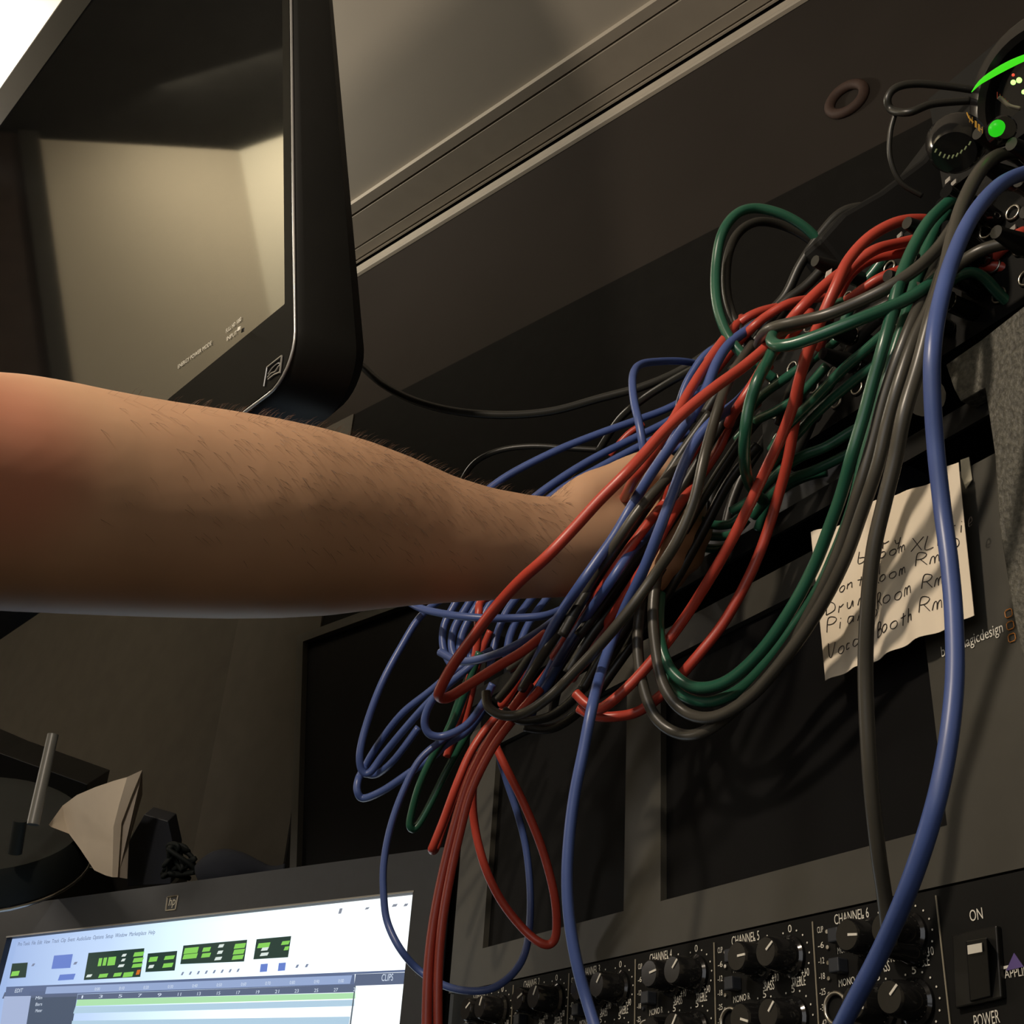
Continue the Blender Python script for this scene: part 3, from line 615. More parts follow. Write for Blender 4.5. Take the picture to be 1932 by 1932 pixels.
# ---------------- patch bay and glowing controllers, top right ----------------
pb = thing('patch_bay', 'black patch bay full of chrome ringed sockets at the upper right', 'patch bay', rp(.22, .40))
MB().box(rp(.425, .372), (0, -.35, 0), (0, 0, .088), (.006, 0, 0)).build('front_panel', m_matte, pb)
MB().box(rp(.42, .374, -.006), (0, -.34, 0), (0, 0, .084), (.16, 0, 0)).build('chassis', m_matte, pb)
ringm = None
for r_, z in enumerate((.384, .402, .424, .444)):
    for k in range(22):
        y = .412 - k * .0148
        o = None
        if ringm is None:
            c0 = Vector((0, 0, 0))
            o = MB().tube([Vector((-.0012, .0036 * math.cos(a * .3927), .0036 * math.sin(a * .3927))) for a in range(16)], .0007, 6, closed=True).build('socket', m_nickel, pb, smooth=True); ringm = o.data
        else:
            o = bpy.data.objects.new('socket', ringm); COL.objects.link(o); o.parent = pb; o.matrix_parent_inverse = pb.matrix_basis.inverted()
        o.location = rp(y, z, 0)
m_tagp = mat('aged_label', (.22, .21, .19), .7, .2, noise=.1)
for (px, py) in ((1783, 348), (1794, 353), (1692, 452), (1905, 440)):
    c = rk(px, py, .002); MB().box(c, (0, -.0032, .0004), (0, -.0004, .0026), (.001, 0, 0)).build('label_strip', m_tagp, pb)
up2 = thing('rack_controller', 'black rack unit above the patch bay carrying the round dials', 'rack unit', rp(.22, .50))
MB().box(rp(.285, .466), (0, -.235, 0), (0, 0, .070), (.006, 0, 0)).build('front_panel', m_matte, up2)
MB().box(rp(.275, .467, -.006), (0, -.22, 0), (0, 0, .068), (.10, 0, 0)).build('chassis', m_matte, up2)
g_green = em_mat('green_led', (.06, .75, .015), 1.0); g_hot = em_mat('green_led_hot', (.45, 1, .2), 2.0); g_red = em_mat('red_led', (1, .10, .05), 1.0)
# large dial
dp = .575; dc = vp(1985, 185, dp); da = (Vector((-1, 0, 0)) * .75 - UP * .35 - FW * .25).normalized()
dial = thing('round_controller', 'large black round controller with a glowing green arc at the right edge', 'dial', dc)
MB().lathe(dc - da * .030, da, [(0, .043), (.004, .045), (.024, .044), (.032, .040), (.036, .034), (.034, .031), (.026, .030)], 48).build('housing', m_gloss, dial, smooth='auto')
def arc(pts, r, m, name, par): return MB().tube(smooth_path([vp(x, y, d) for x, y, d in pts], 6), r, 8).build(name, m, par, smooth=True)
rs = [.0001, .0003, .0006, .0009, .0012, .0014, .0015, .0016, .0016, .0016, .0015, .0014, .0013]
pth = smooth_path([vp(x, y, .505) for x, y in ((1833, 174), (1850, 155), (1880, 135), (1910, 119), (1940, 106))], 3)
MB().tube(pth, rs, 8).build('light_arc', g_green, dial, smooth=True)
for (x, y, w_, h_, m_) in ((1911, 142, 3, 7, g_red), (1911, 156, 7, 3, g_hot), (1922, 152, 8, 3, g_hot), (1931, 174, 6, 7, g_hot)):
    MB().lathe(vp(x, y, .503), -FW, [(0, w_ * .00011 + .0002), (.0004, w_ * .00012 + .0003), (.0008, w_ * .0001)], 10).build('indicator_lamp', m_, dial)
fa = MB().tube(smooth_path([vp(x, y, .508) for x, y in ((1884, 183), (1893, 190), (1905, 200), (1925, 205))], 4), .0009, 6).build('glass_rim', m_faint, dial, smooth=True)
lt = MB(); yl = [(1824, 212), (1828, 222), (1836, 231), (1843, 238), (1850, 243), (1856, 248)]
yp = [vp(x, y, .512) for x, y in yl]
for k, (x, y, s_) in enumerate(((1828, 224, 'H'), (1836, 232, 'I'), (1842, 238, 'I'), (1847, 242, 'H'))):
    a = vp(x, y + 6, .512); put_text(lt, s_, a, vp(x + 7, y + 10, .512), .0030, UP, nn)
lt.tube([yp[0], yp[1], yp[2]], .0003, 5); lt.build('lettering', mat('amber_print', (.50, .26, .04), .5, .3, noise=.1, emit=(.5, .27, .04), estr=.15), dial)
lt = MB()
for k in range(5): put_text(lt, '|', vp(1880 + 5 * k, 182 + 4 * k, .509), vp(1882 + 5 * k, 183 + 4 * k, .509), .0022, UP, nn)
lt.build('red_marks', mat('red_print', (.35, .05, .03), .5, .3, noise=.1, emit=(.4, .05, .02), estr=.2), dial)
lp = thing('indicator_button', 'bright green lit button below the round controller', 'button', vp(1876, 246, .53))
MB().lathe(vp(1878, 246, .536), -FW + RX * -.2, [(0, .0030), (.002, .0034), (.005, .0032), (.007, .0022), (.0078, .0008)], 20).build('lens', em_mat('green_lens', (.02, .55, .01), 1.0), lp, smooth=True)
MB().lathe(vp(1884, 250, .545), -FW, [(0, .006), (.006, .006), (.007, .005)], 20).build('collar', m_gloss, lp, smooth='auto')
# smaller dial
d2 = thing('small_dial', 'small black dial with faint green tick marks left of the lit green button', 'dial', vp(1800, 280, .56))
ax2 = (-FW * .6 - UP * .55 - RX * .3).normalized()
MB().lathe(vp(1806, 262, .575), ax2, [(0, .013), (.004, .014), (.012, .012), (.015, .010)], 28).build('knob', m_gloss, d2, smooth='auto')
tk = MB()
for k in range(9):
    x, y = 1764 + 8 * k, 262 + (38, 44, 48, 50, 49, 46, 40, 33, 24)[k] - 12
    a = vp(x, y, .53); tk.tube([a, a + (UP * .0016 + RX * .0008)], .0004, 5)
tk.build('tick_marks', mat('green_white_print', (.16, .20, .10), .5, .3, noise=.1), d2)
big = thing('equipment_case', 'black case edge rising behind the round controller in the top right corner', 'case', vp(1950, 200, .66))
MB().prism([vp(1985, -10, .66), vp(1932, 42, .66), (vp(1880, 82, .66)), vp(1838, 118, .66), vp(1822, 150, .66), vp(1815, 200, .66), vp(1790, 235, .66), vp(1740, 300, .66), vp(1660, 360, .66), vp(1590, 400, .66), vp(1545, 450, .66), vp(1600, 520, .66), vp(2050, 480, .66), vp(2150, 60, .66)], FW * .05).build('shell', m_matte, big, bevel=.003)

# ---------------- arm and hand ----------------
m_skin = mat('skin', (.44, .26, .155), .55, .4, noise=.12, nscale=14, bump=.15)
nt = m_skin.node_tree; b_ = nt.nodes['Principled BSDF']; b_.inputs['Subsurface Weight'].default_value = .08
b_.inputs['Subsurface Radius'].default_value = (.008, .004, .002); b_.inputs['Subsurface Scale'].default_value = 1
# warm reddening towards the elbow crease
tc = nt.nodes.new('ShaderNodeTexCoord'); n2 = nt.nodes.new('ShaderNodeTexNoise'); n2.inputs['Scale'].default_value = 7; n2.inputs['Detail'].default_value = 2
rmp = nt.nodes.new('ShaderNodeValToRGB'); rmp.color_ramp.elements[0].position = .50; rmp.color_ramp.elements[1].position = .72
rmp.color_ramp.elements[0].color = (0, 0, 0, 1); rmp.color_ramp.elements[1].color = (1, 1, 1, 1)
mx = nt.nodes.new('ShaderNodeMix'); mx.data_type = 'RGBA'; mx.inputs['B'].default_value = (.50, .16, .10, 1)
src = b_.inputs['Base Color'].links[0].from_socket
nt.links.new(tc.outputs['Object'], n2.inputs['Vector'])
vd_ = nt.nodes.new('ShaderNodeVectorMath'); vd_.operation = 'DISTANCE'; vd_.inputs[1].default_value = tuple(P(-10, 850, .45)); nt.links.new(tc.outputs['Object'], vd_.inputs[0])
mr_ = nt.nodes.new('ShaderNodeMapRange'); mr_.interpolation_type = 'SMOOTHSTEP'; mr_.inputs['From Min'].default_value = .015; mr_.inputs['From Max'].default_value = .055
mr_.inputs['To Min'].default_value = .6; mr_.inputs['To Max'].default_value = 0; nt.links.new(vd_.outputs['Value'], mr_.inputs['Value'])
nt.links.new(mr_.outputs['Result'], mx.inputs['Factor']); nt.links.new(src, mx.inputs['A']); nt.links.new(mx.outputs['Result'], b_.inputs['Base Color'])
prof = [(-420, 700, 1130, .40), (-300, 694, 1140, .42), (-160, 692, 1148, .445), (-60, 695, 1151, .465), (0, 700, 1154, .48), (60, 706, 1156, .49), (130, 718, 1159, .50), (230, 739, 1163, .515), (330, 757, 1166, .53), (430, 772, 1168, .545), (530, 789, 1167, .56),
        (620, 809, 1162, .575), (700, 832, 1152, .59), (780, 863, 1143, .605), (860, 899, 1137, .62), (930, 920, 1133, .632), (1000, 933, 1130, .645), (1060, 938, 1128, .655), (1110, 932, 1124, .663), (1160, 925, 1112, .67), (1210, 925, 1092, .675), (1250, 935, 1068, .68)]
av = []; af = []; NS = 32
for (x, y0, y1, d) in prof:
    c = P(x, (y0 + y1) / 2, d); hh = (y1 - y0) / 2 * d / F
    fl = .88 if x < 900 else .88 - min(.28, (x - 900) / 350 * .28)
    ce = c + FW * hh * fl * .0
    for k in range(NS):
        a = 2 * math.pi * k / NS
        lump = 1 + .015 * math.sin(3 * a + x * .004) + .010 * math.sin(5 * a + x * .01)
        av.append(ce + UP * math.sin(a) * hh + FW * math.cos(a) * hh * fl * lump)
for j in range(len(prof) - 1):
    for k in range(NS):
        a, b = j * NS + k, j * NS + (k + 1) % NS; af.append((a, b, b + NS, a + NS))
af.append(tuple(reversed(range(NS)))); af.append(tuple(range((len(prof) - 1) * NS, len(prof) * NS)))
am = MB().raw(av, af)
def caps(m, pts, rs):
    pts = [Vector(p) for p in pts]
    pp = smooth_path(pts, 5); rr = []
    for i in range(len(rs) - 1):
        for k in range(5): rr.append(rs[i] + (rs[i + 1] - rs[i]) * k / 5)
    rr.append(rs[-1]); m.tube(pp, rr, 14)
    e = (pp[-1] - pp[-2]).normalized(); m.lathe(pp[-1] - e * .0005, e, [(0, rr[-1]), (rr[-1] * .5, rr[-1] * .87), (rr[-1] * .85, rr[-1] * .5), (rr[-1], .0004)], 14)
# thumb: leaves the side of the palm near the wrist, fingers curl round the bundle
caps(am, [P(1070, 985, .66), P(1115, 942, .668), P(1160, 915, .672), P(1200, 893, .676), P(1235, 880, .676), P(1262, 885, .672)], [.017, .0155, .0125, .0115, .0105, .0085])
fing = [((1240, 962), (1300, 930), (1348, 935), (1352, 962), (1310, 978)), ((1245, 995), (1312, 975), (1362, 985), (1362, 1012), (1315, 1022)),
        ((1240, 1028), (1305, 1020), (1350, 1030), (1348, 1056), (1305, 1062)), ((1225, 1060), (1285, 1062), (1322, 1072), (1318, 1093), (1285, 1096))]
fing = [[(x - 52 if x > 1260 else x - 20, y) for x, y in f] for f in fing]
for fi, f in enumerate(fing):
    ds = (.690, .700, .694, .672, .655); R0 = (.0098, .0100, .0094, .0082)[fi]
    caps(am, [P(x, y, d) for (x, y), d in zip(f, ds)], [R0 * 1.15, R0, R0 * .95, R0 * .88, R0 * .78])
raw = am.build('person_raw', m_skin)
rmod = raw.modifiers.new('r', 'REMESH'); rmod.mode = 'VOXEL'; rmod.voxel_size = .0026
smod = raw.modifiers.new('s', 'SMOOTH'); smod.iterations = 8; smod.factor = .5
bpy.context.view_layer.update()
me = bpy.data.meshes.new_from_object(raw.evaluated_get(bpy.context.evaluated_depsgraph_get())); me.name = 'person'
for p in me.polygons: p.use_smooth = True
if not me.materials: me.materials.append(m_skin)
bpy.data.objects.remove(raw)
person = bpy.data.objects.new('person', me); COL.objects.link(person)
tag(person, 'bare hairy forearm of a person reaching from the left, hand gripping the cable bundle', 'person')
# arm hair: short tapered strands on the upper side
random.seed(3); hm = MB(); nv = len(me.vertices); me.calc_loop_triangles()
polys = me.polygons; cnt = 0
for _ in range(60000):
    p = polys[random.randrange(len(polys))]; c = p.center; n_ = p.normal
    px, py, dd = proj(c)
    if n_.dot(FW) > .35: continue
    if not (180 < px < 1080): continue
    top = n_.dot(UP)
    dens = max(0, min(1, (top + .35) / 1.1)) * max(.08, min(1, (px - 180) / 450))
    if random.random() > dens * .16: continue
    t = (RX * .75 - UP * .75 + FW * .1 + n_ * .35 + Vector((random.uniform(-.3, .3), random.uniform(-.3, .3), random.uniform(-.3, .3))))
    if top > .75: t = RX * .8 + n_ * .55 + Vector((random.uniform(-.4, .4),) * 3)
    t.normalize(); t = (t - n_ * t.dot(n_) * .75).normalized() if top <= .75 else t
    L_ = random.uniform(.003, .007); r_ = .00008
    a = c; b1 = c + t * L_ * .5 + n_ * .0010; e_ = c + t * L_ + n_ * .0006
    s1 = t.cross(n_).normalized() * r_; s2 = n_ * r_
    hm.raw([a + s1, a - s1, a + s2, b1 + s1 * .8, b1 - s1 * .8, b1 + s2 * .8, e_], [(0, 1, 4, 3), (1, 2, 5, 4), (2, 0, 3, 5), (3, 4, 6), (4, 5, 6), (5, 3, 6)]); cnt += 1
    if cnt > 5200: break
ho = hm.build('arm_hair', mat('dark_hair', (.11, .06, .034), .5, .3, noise=.2), person); ho['kind'] = 'stuff'
print('hairs', cnt)

# ---------------- patch cables ----------------
def plug(parent, p, d, m):
    """jack plug: rubber boot, metal barrel"""
    d = Vector(d).normalized()
    MB().lathe(p - d * .006, d, [(0, .0034), (.010, .0040), (.016, .0046), (.017, .0050), (.030, .0050), (.031, .0042)], 16).build('plug', m_nickel if m == 1 else m_gloss, parent, smooth='auto')
def cable(mt, label, r, pts, ends='', group=None, name='patch_cable', cat='cable'):
    p = smooth_path([P(x, y, d) for x, y, d in pts], 7)
    o = MB().tube(p, r * .001, 12).build(name, mt, smooth=True)
    tag(o, label, cat, group)
    if 's' in ends: plug(o, p[0], (1, .1, 0), 0)
    if 'S' in ends: plug(o, p[0], p[0] - p[1], 1)
    if 'e' in ends: plug(o, p[-1], (1, 0, 0), 0)
    return o
R, B, G_, K, D = RED, BLUE, GREEN, GREY, BLACK
def ramp(pts, d0, d1):
    n = len(pts) - 1; return [(x, y, d0 + (d1 - d0) * i / n) for i, (x, y) in enumerate(pts)]
# --- right hand foreground
cable(B, 'thick bright blue cable sweeping down the far right in front of the paper note', 3.1, [(1960, 325, .53), (1932, 327, .515), (1885, 350, .50), (1835, 408, .48), (1797, 490, .46), (1772, 580, .445), (1760, 660, .435), (1759, 740, .432), (1766, 850, .43), (1778, 960, .425), (1791, 1060, .415), (1800, 1170, .405), (1801, 1290, .395), (1786, 1420, .385), (1759, 1540, .38), (1716, 1670, .385), (1664, 1790, .40), (1604, 1905, .415), (1560, 1990, .43)], 's')
cable(K, 'long grey-black cable hanging straight in front of the note to the amplifier knobs', 3.1, [(1932, 287, .55), (1887, 292, .545), (1850, 322, .53), (1817, 385, .52), (1797, 450, .51), (1781, 520, .50), (1757, 600, .49), (1733, 690, .485), (1706, 780, .48), (1688, 870, .48), (1668, 950, .48), (1648, 1040, .48), (1637, 1150, .48), (1633, 1280, .48), (1641, 1450, .475), (1656, 1600, .475), (1670, 1700, .478), (1680, 1790, .48)], 'se')
cable(K, 'inner grey-black cable of the wide loop, directly left of the note', 2.9, [(1798, 440, .56), (1762, 560, .53), (1725, 640, .52), (1697, 720, .515), (1674, 800, .515), (1655, 880, .515), (1625, 970, .52), (1592, 1060, .525), (1545, 1150, .535), (1482, 1240, .545), (1415, 1315, .56), (1350, 1352, .575), (1295, 1345, .59), (1255, 1300, .60), (1238, 1230, .61), (1232, 1150, .62), (1240, 1080, .63)], 's')
cable(K, 'outer grey-black cable of the wide loop, lowest curve beside the black screen', 2.9, [(1780, 470, .57), (1742, 560, .54), (1708, 640, .53), (1672, 740, .53), (1648, 830, .53), (1622, 920, .53), (1594, 1010, .535), (1560, 1095, .54), (1515, 1180, .55), (1455, 1265, .565), (1390, 1335, .575), (1330, 1380, .585), (1283, 1385, .60), (1238, 1355, .61), (1212, 1290, .62), (1203, 1210, .63), (1210, 1130, .64)], 's')
cable(G_, 'brightest green cable curving down the right of the bundle into the wide loop', 2.9, [(1800, 372, .57), (1755, 415, .56), (1722, 470, .55), (1698, 530, .54), (1683, 590, .535), (1667, 650, .53), (1647, 720, .53), (1628, 790, .53), (1607, 860, .53), (1588, 930, .535), (1563, 1000, .54), (1535, 1070, .545), (1492, 1150, .55), (1435, 1230, .56), (1372, 1285, .575), (1315, 1297, .59), (1275, 1275, .60), (1252, 1235, .61), (1243, 1180, .62), (1246, 1120, .63)], 's')
cable(G_, 'dark green cable running just outside the brightest green one', 2.9, [(1790, 395, .585), (1757, 450, .57), (1732, 520, .56), (1708, 600, .55), (1676, 700, .545), (1650, 790, .545), (1630, 870, .545), (1608, 960, .545), (1574, 1050, .55), (1535, 1130, .555), (1475, 1215, .57), (1410, 1290, .58), (1350, 1322, .59), (1300, 1318, .60), (1262, 1285, .62), (1246, 1230, .63)], 's')
cable(K, 'olive black cable crossing leftward over the red pair near the top', 2.9, [(1830, 380, .57), (1797, 430, .55), (1770, 468, .545), (1732, 505, .54), (1680, 540, .54), (1620, 570, .545), (1560, 594, .55), (1505, 607, .56), (1460, 618, .57), (1440, 632, .59), (1432, 650, .61)], 's')
cable(G_, 'green cable crossing under the olive black one with a hairpin bend at its left tip', 2.9, [(1790, 505, .56), (1750, 540, .54), (1700, 570, .535), (1620, 603, .535), (1550, 631, .54), (1500, 648, .545), (1470, 652, .55), (1456, 643, .56), (1465, 628, .575), (1495, 616, .59), (1540, 600, .60), (1590, 570, .61)], 's')
cable(G_, 'shiny green cable bowing left in an arc below the hairpin bend', 2.9, [(1500, 600, .62), (1466, 640, .60), (1452, 675, .59), (1432, 712, .58), (1415, 760, .58), (1406, 815, .58), (1405, 870, .59), (1415, 915, .61), (1440, 945, .63)])
cable(G_, 'green cable standing up in the tall loop against the dark wall', 2.9, [(1600, 510, .70), (1560, 470, .70), (1520, 430, .70), (1475, 404, .70), (1425, 393, .70), (1388, 405, .695), (1362, 442, .69), (1351, 500, .685), (1351, 560, .675), (1363, 610, .665), (1386, 652, .655), (1420, 685, .65), (1460, 715, .65)])
cable(D, 'black cable nested inside the tall green loop', 2.7, [(1615, 530, .72), (1575, 495, .72), (1525, 450, .72), (1475, 425, .72), (1428, 419, .715), (1393, 440, .71), (1374, 482, .70), (1370, 540, .69), (1380, 590, .68), (1405, 635, .67), (1440, 670, .665)])
# --- reds, upper
cable(R, 'topmost red cable that arches out and becomes the longest red loop', 2.75, [(1775, 420, .60), (1735, 414, .595), (1690, 420, .59), (1640, 448, .585), (1600, 492, .58), (1577, 540, .575), (1555, 590, .575), (1530, 650, .58), (1510, 710, .585), (1496, 765, .59), (1476, 820, .595), (1448, 880, .60), (1415, 950, .605), (1380, 1020, .61), (1340, 1090, .615), (1296, 1160, .62), (1248, 1225, .62), (1196, 1285, .62), (1152, 1325, .62), (1128, 1338, .625), (1107, 1328, .63), (1086, 1308, .635)], 's')
cable(R, 'red cable forming the outer hanging curve right of the longest red loop', 2.75, [(1760, 445, .61), (1700, 458, .605), (1650, 472, .60), (1606, 505, .60), (1575, 550, .60), (1545, 610, .60), (1522, 665, .60), (1508, 720, .605), (1500, 790, .61), (1486, 870, .615), (1467, 940, .62), (1442, 1020, .62), (1410, 1095, .62), (1365, 1175, .62), (1310, 1245, .62), (1255, 1305, .625), (1205, 1342, .63), (1160, 1352, .63), (1120, 1350, .635), (1092, 1336, .64)], 's')
cable(R, 'red cable crossing over the wrist down to the left tip of the bundle', 2.75, [(1600, 505, .60), (1560, 535, .59), (1510, 583, .585), (1462, 640, .595), (1405, 690, .59), (1350, 730, .58), (1300, 770, .575), (1250, 817, .57), (1215, 857, .565), (1180, 895, .56), (1130, 945, .56), (1080, 1000, .56), (1030, 1052, .56), (980, 1097, .57), (932, 1150, .585), (892, 1203, .60), (858, 1250, .61), (836, 1288, .615), (828, 1312, .62), (845, 1316, .63), (885, 1292, .64), (935, 1260, .65), (985, 1230, .66), (1030, 1195, .67)])
cable(R, 'red cable merging with the wrist-crossing one from above left', 2.6, [(1400, 600, .68), (1366, 642, .66), (1330, 692, .64), (1300, 740, .62), (1272, 790, .60), (1245, 833, .59), (1222, 868, .59), (1196, 905, .60), (1178, 940, .66), (1160, 980, .73), (1100, 1050, .77), (1000, 1100, .78), (915, 1130, .77), (903, 1160, .76), (900, 1220, .76), (884, 1290, .76), (868, 1350, .76), (852, 1400, .76), (843, 1428, .76)])
cable(R, 'short red cable just below the hairpin green bend', 2.7, [(1530, 590, .64), (1490, 635, .62), (1455, 670, .61), (1425, 718, .61), (1400, 757, .61), (1384, 780, .62), (1375, 800, .64)])
cable(R, 'crimson cable continuing below the short red one behind the green arc', 2.6, [(1452, 690, .66), (1410, 740, .65), (1380, 790, .65), (1360, 840, .65), (1335, 880, .65), (1310, 915, .645), (1280, 955, .635), (1250, 1005, .62), (1215, 1070, .62), (1170, 1140, .63), (1120, 1215, .66), (1080, 1280, .70)])
cable(R, 'red cable showing between the blue centre cable and the grey one', 2.6, [(1430, 760, .68), (1390, 790, .67), (1345, 812, .655), (1320, 835, .64), (1298, 868, .63), (1275, 903, .63), (1255, 945, .64), (1225, 985, .63), (1180, 1045, .625), (1135, 1110, .63), (1090, 1175, .65), (1045, 1240, .68)])
cable(R, 'dark red cable behind, bent close to the green loop', 2.5, [(1590, 560, .68), (1540, 563, .67), (1490, 572, .66), (1450, 594, .66), (1420, 618, .66), (1390, 650, .67), (1350, 700, .69)])
cable(R, 'shortest red cable with a rounded end beside the green loop', 2.5, [(1505, 575, .69), (1465, 580, .68), (1428, 590, .675), (1400, 606, .675), (1370, 635, .68), (1335, 680, .70)])
cable(R, 'deep red cable under the topmost red arch', 2.6, [(1760, 470, .615), (1700, 478, .61), (1650, 487, .61), (1610, 512, .61), (1588, 545, .615), (1565, 600, .62), (1545, 660, .63)], 's')
cable(R, 'rose red cable running just above the olive black crossing', 2.6, [(1740, 495, .61), (1690, 513, .60), (1655, 528, .60), (1620, 552, .605), (1590, 574, .61), (1560, 600, .62), (1535, 640, .64)], 'S')
cable(R, 'red cable coming in from the right edge among the sockets', 2.6, [(1990, 430, .57), (1932, 437, .565), (1900, 462, .565), (1875, 485, .57)], '')
cable(R, 'dull crimson cable low at the right edge under the sockets', 2.8, [(1990, 540, .57), (1932, 520, .565), (1885, 504, .57), (1850, 502, .575)], '')
cable(K, 'olive black cable arching in from the right edge over the sockets', 2.8, [(1990, 470, .52), (1932, 458, .53), (1885, 462, .535), (1840, 478, .54), (1795, 512, .55), (1760, 560, .56), (1735, 620, .57)], '')
cable(G_, 'dark green cable curving under the sockets at the right', 2.7, [(1932, 600, .56), (1890, 560, .56), (1850, 520, .56), (1815, 518, .56), (1780, 545, .56), (1750, 600, .56), (1725, 680, .565)], '')
# --- centre blues, greys
cable(B, 'long blue cable hanging down the centre to the bottom edge', 2.75, [(1440, 700, .66), (1395, 755, .63), (1350, 790, .61), (1318, 825, .605), (1293, 870, .60), (1268, 935, .60), (1242, 1005, .60), (1212, 1080, .605), (1183, 1140, .615), (1158, 1200, .625), (1136, 1262, .61), (1118, 1330, .58), (1100, 1420, .57), (1084, 1500, .565), (1074, 1580, .56), (1070, 1660, .555), (1075, 1740, .55), (1089, 1820, .545), (1108, 1890, .54), (1130, 1960, .53)])
cable(B, 'blue cable passing under the crossing red pair at upper centre', 2.7, [(1430, 610, .67), (1380, 645, .655), (1352, 685, .64), (1332, 735, .625), (1308, 780, .615), (1270, 835, .62), (1228, 895, .625), (1192, 955, .63), (1160, 1010, .625), (1125, 1060, .62), (1090, 1110, .62), (1050, 1170, .64), (1015, 1240, .67), (985, 1300, .70)])
cable(B, 'thin blue cable between the centre blue and the wrist', 2.5, [(1300, 900, .65), (1260, 960, .64), (1222, 1008, .64), (1188, 1045, .625), (1150, 1100, .62), (1105, 1165, .64), (1060, 1235, .67), (1030, 1290, .70)])
cable(B, 'faded blue cable bent over at the top left of the bundle', 2.4, [(1330, 690, .80), (1290, 682, .78), (1245, 682, .76), (1208, 688, .74), (1194, 710, .72), (1196, 755, .70), (1206, 800, .685), (1214, 850, .68), (1218, 900, .69)])
cable(K, 'grey-black centre cable curling under at the bundle bottom', 2.7, [(1420, 650, .66), (1385, 700, .63), (1362, 750, .61), (1343, 810, .60), (1327, 870, .59), (1308, 950, .585), (1275, 1025, .585), (1235, 1085, .59), (1192, 1145, .59), (1140, 1208, .595), (1090, 1262, .61), (1040, 1312, .63), (990, 1345, .645), (950, 1350, .65), (922, 1334, .655), (917, 1305, .66)])
cable(K, 'grey cable running beside the wrist-crossing red one', 2.6, [(1320, 830, .64), (1275, 885, .63), (1215, 950, .62), (1165, 1020, .62), (1118, 1095, .63), (1075, 1160, .64), (1025, 1235, .66), (985, 1300, .68)])
for i, (lab, mt, pts, dd) in enumerate((
    ('dark blue cable in the shaded middle of the bundle, nearest the centre blue', B, [(1230, 1000), (1175, 1075), (1125, 1130), (1085, 1200), (1045, 1270), (1010, 1330), (1000, 1360)], (.66, .69)),
    ('navy cable left of the dark blue one in the shaded middle', B, [(1200, 1010), (1140, 1085), (1095, 1145), (1060, 1215), (1030, 1275), (1000, 1320)], (.67, .70)),
    ('black cable deepest in the shaded middle of the bundle', D, [(1210, 1040), (1160, 1100), (1110, 1180), (1070, 1250), (1050, 1310), (1040, 1360)], (.68, .70)),
    ('black cable curving under the others at the bundle base', D, [(1250, 1070), (1190, 1170), (1140, 1240), (1090, 1310), (1040, 1350), (985, 1360), (950, 1340)], (.64, .67)),
    ('black cable tracing the lowest curve of the dark bundle', D, [(1240, 1110), (1190, 1210), (1140, 1290), (1090, 1345), (1040, 1375), (990, 1372)], (.65, .68)),
    ('grey cable lying behind the curl at the bundle base', K, [(1180, 1190), (1140, 1270), (1095, 1330), (1050, 1362), (1010, 1365), (975, 1350)], (.67, .69)),
    ('thin dull red cable streak inside the dark bundle', R, [(1060, 1180), (1020, 1235), (985, 1275), (955, 1320), (945, 1330)], (.71, .72)),
    ('second dull red streak, lower inside the dark bundle', R, [(1060, 1230), (1020, 1285), (985, 1325), (960, 1350)], (.71, .72)),
    ('black cable above the dull red streaks', D, [(1100, 1120), (1045, 1190), (1000, 1240), (965, 1290), (940, 1320)], (.68, .70)),
    ('dark cable between the wrist and the shaded bundle', D, [(1160, 1060), (1105, 1120), (1065, 1175), (1010, 1225), (960, 1265)], (.69, .72)),
    ('black strand filling the bundle right of the dark blue one', D, [(1270, 1040), (1225, 1110), (1185, 1180), (1145, 1250), (1110, 1300), (1060, 1340)], (.665, .69)),
    ('blackish blue strand next to the long centre blue', B, [(1262, 1000), (1222, 1070), (1190, 1140), (1155, 1210), (1120, 1270), (1075, 1330)], (.68, .70)))):
    cable(mt, lab, 2.5, ramp(pts, *dd))
for lab, pts, dd in (  # extra dark strands added to cover and darken the hand
    ('black strand across the knuckles, upper', [(1400, 780), (1345, 860), (1300, 930), (1262, 990), (1220, 1050), (1170, 1125), (1115, 1200), (1070, 1270)], (.655, .64)),
    ('black strand across the knuckles, middle', [(1420, 800), (1365, 880), (1318, 955), (1280, 1020), (1240, 1085), (1190, 1160), (1140, 1230), (1100, 1300)], (.66, .65)),
    ('black strand across the knuckles, lower', [(1430, 840), (1375, 910), (1335, 985), (1300, 1050), (1262, 1115), (1210, 1190), (1160, 1260), (1110, 1330)], (.66, .655)),
    ('black strand hugging the grey centre cable', [(1380, 770), (1330, 850), (1285, 925), (1240, 995), (1195, 1060), (1145, 1130), (1090, 1200)], (.645, .64)),
    ('black strand hugging the thumb side', [(1340, 780), (1290, 850), (1245, 920), (1200, 985), (1150, 1055), (1100, 1130), (1060, 1200)], (.645, .63))):
    cable(B if 'navy' in lab else D, lab, 2.8, ramp(pts, *dd))
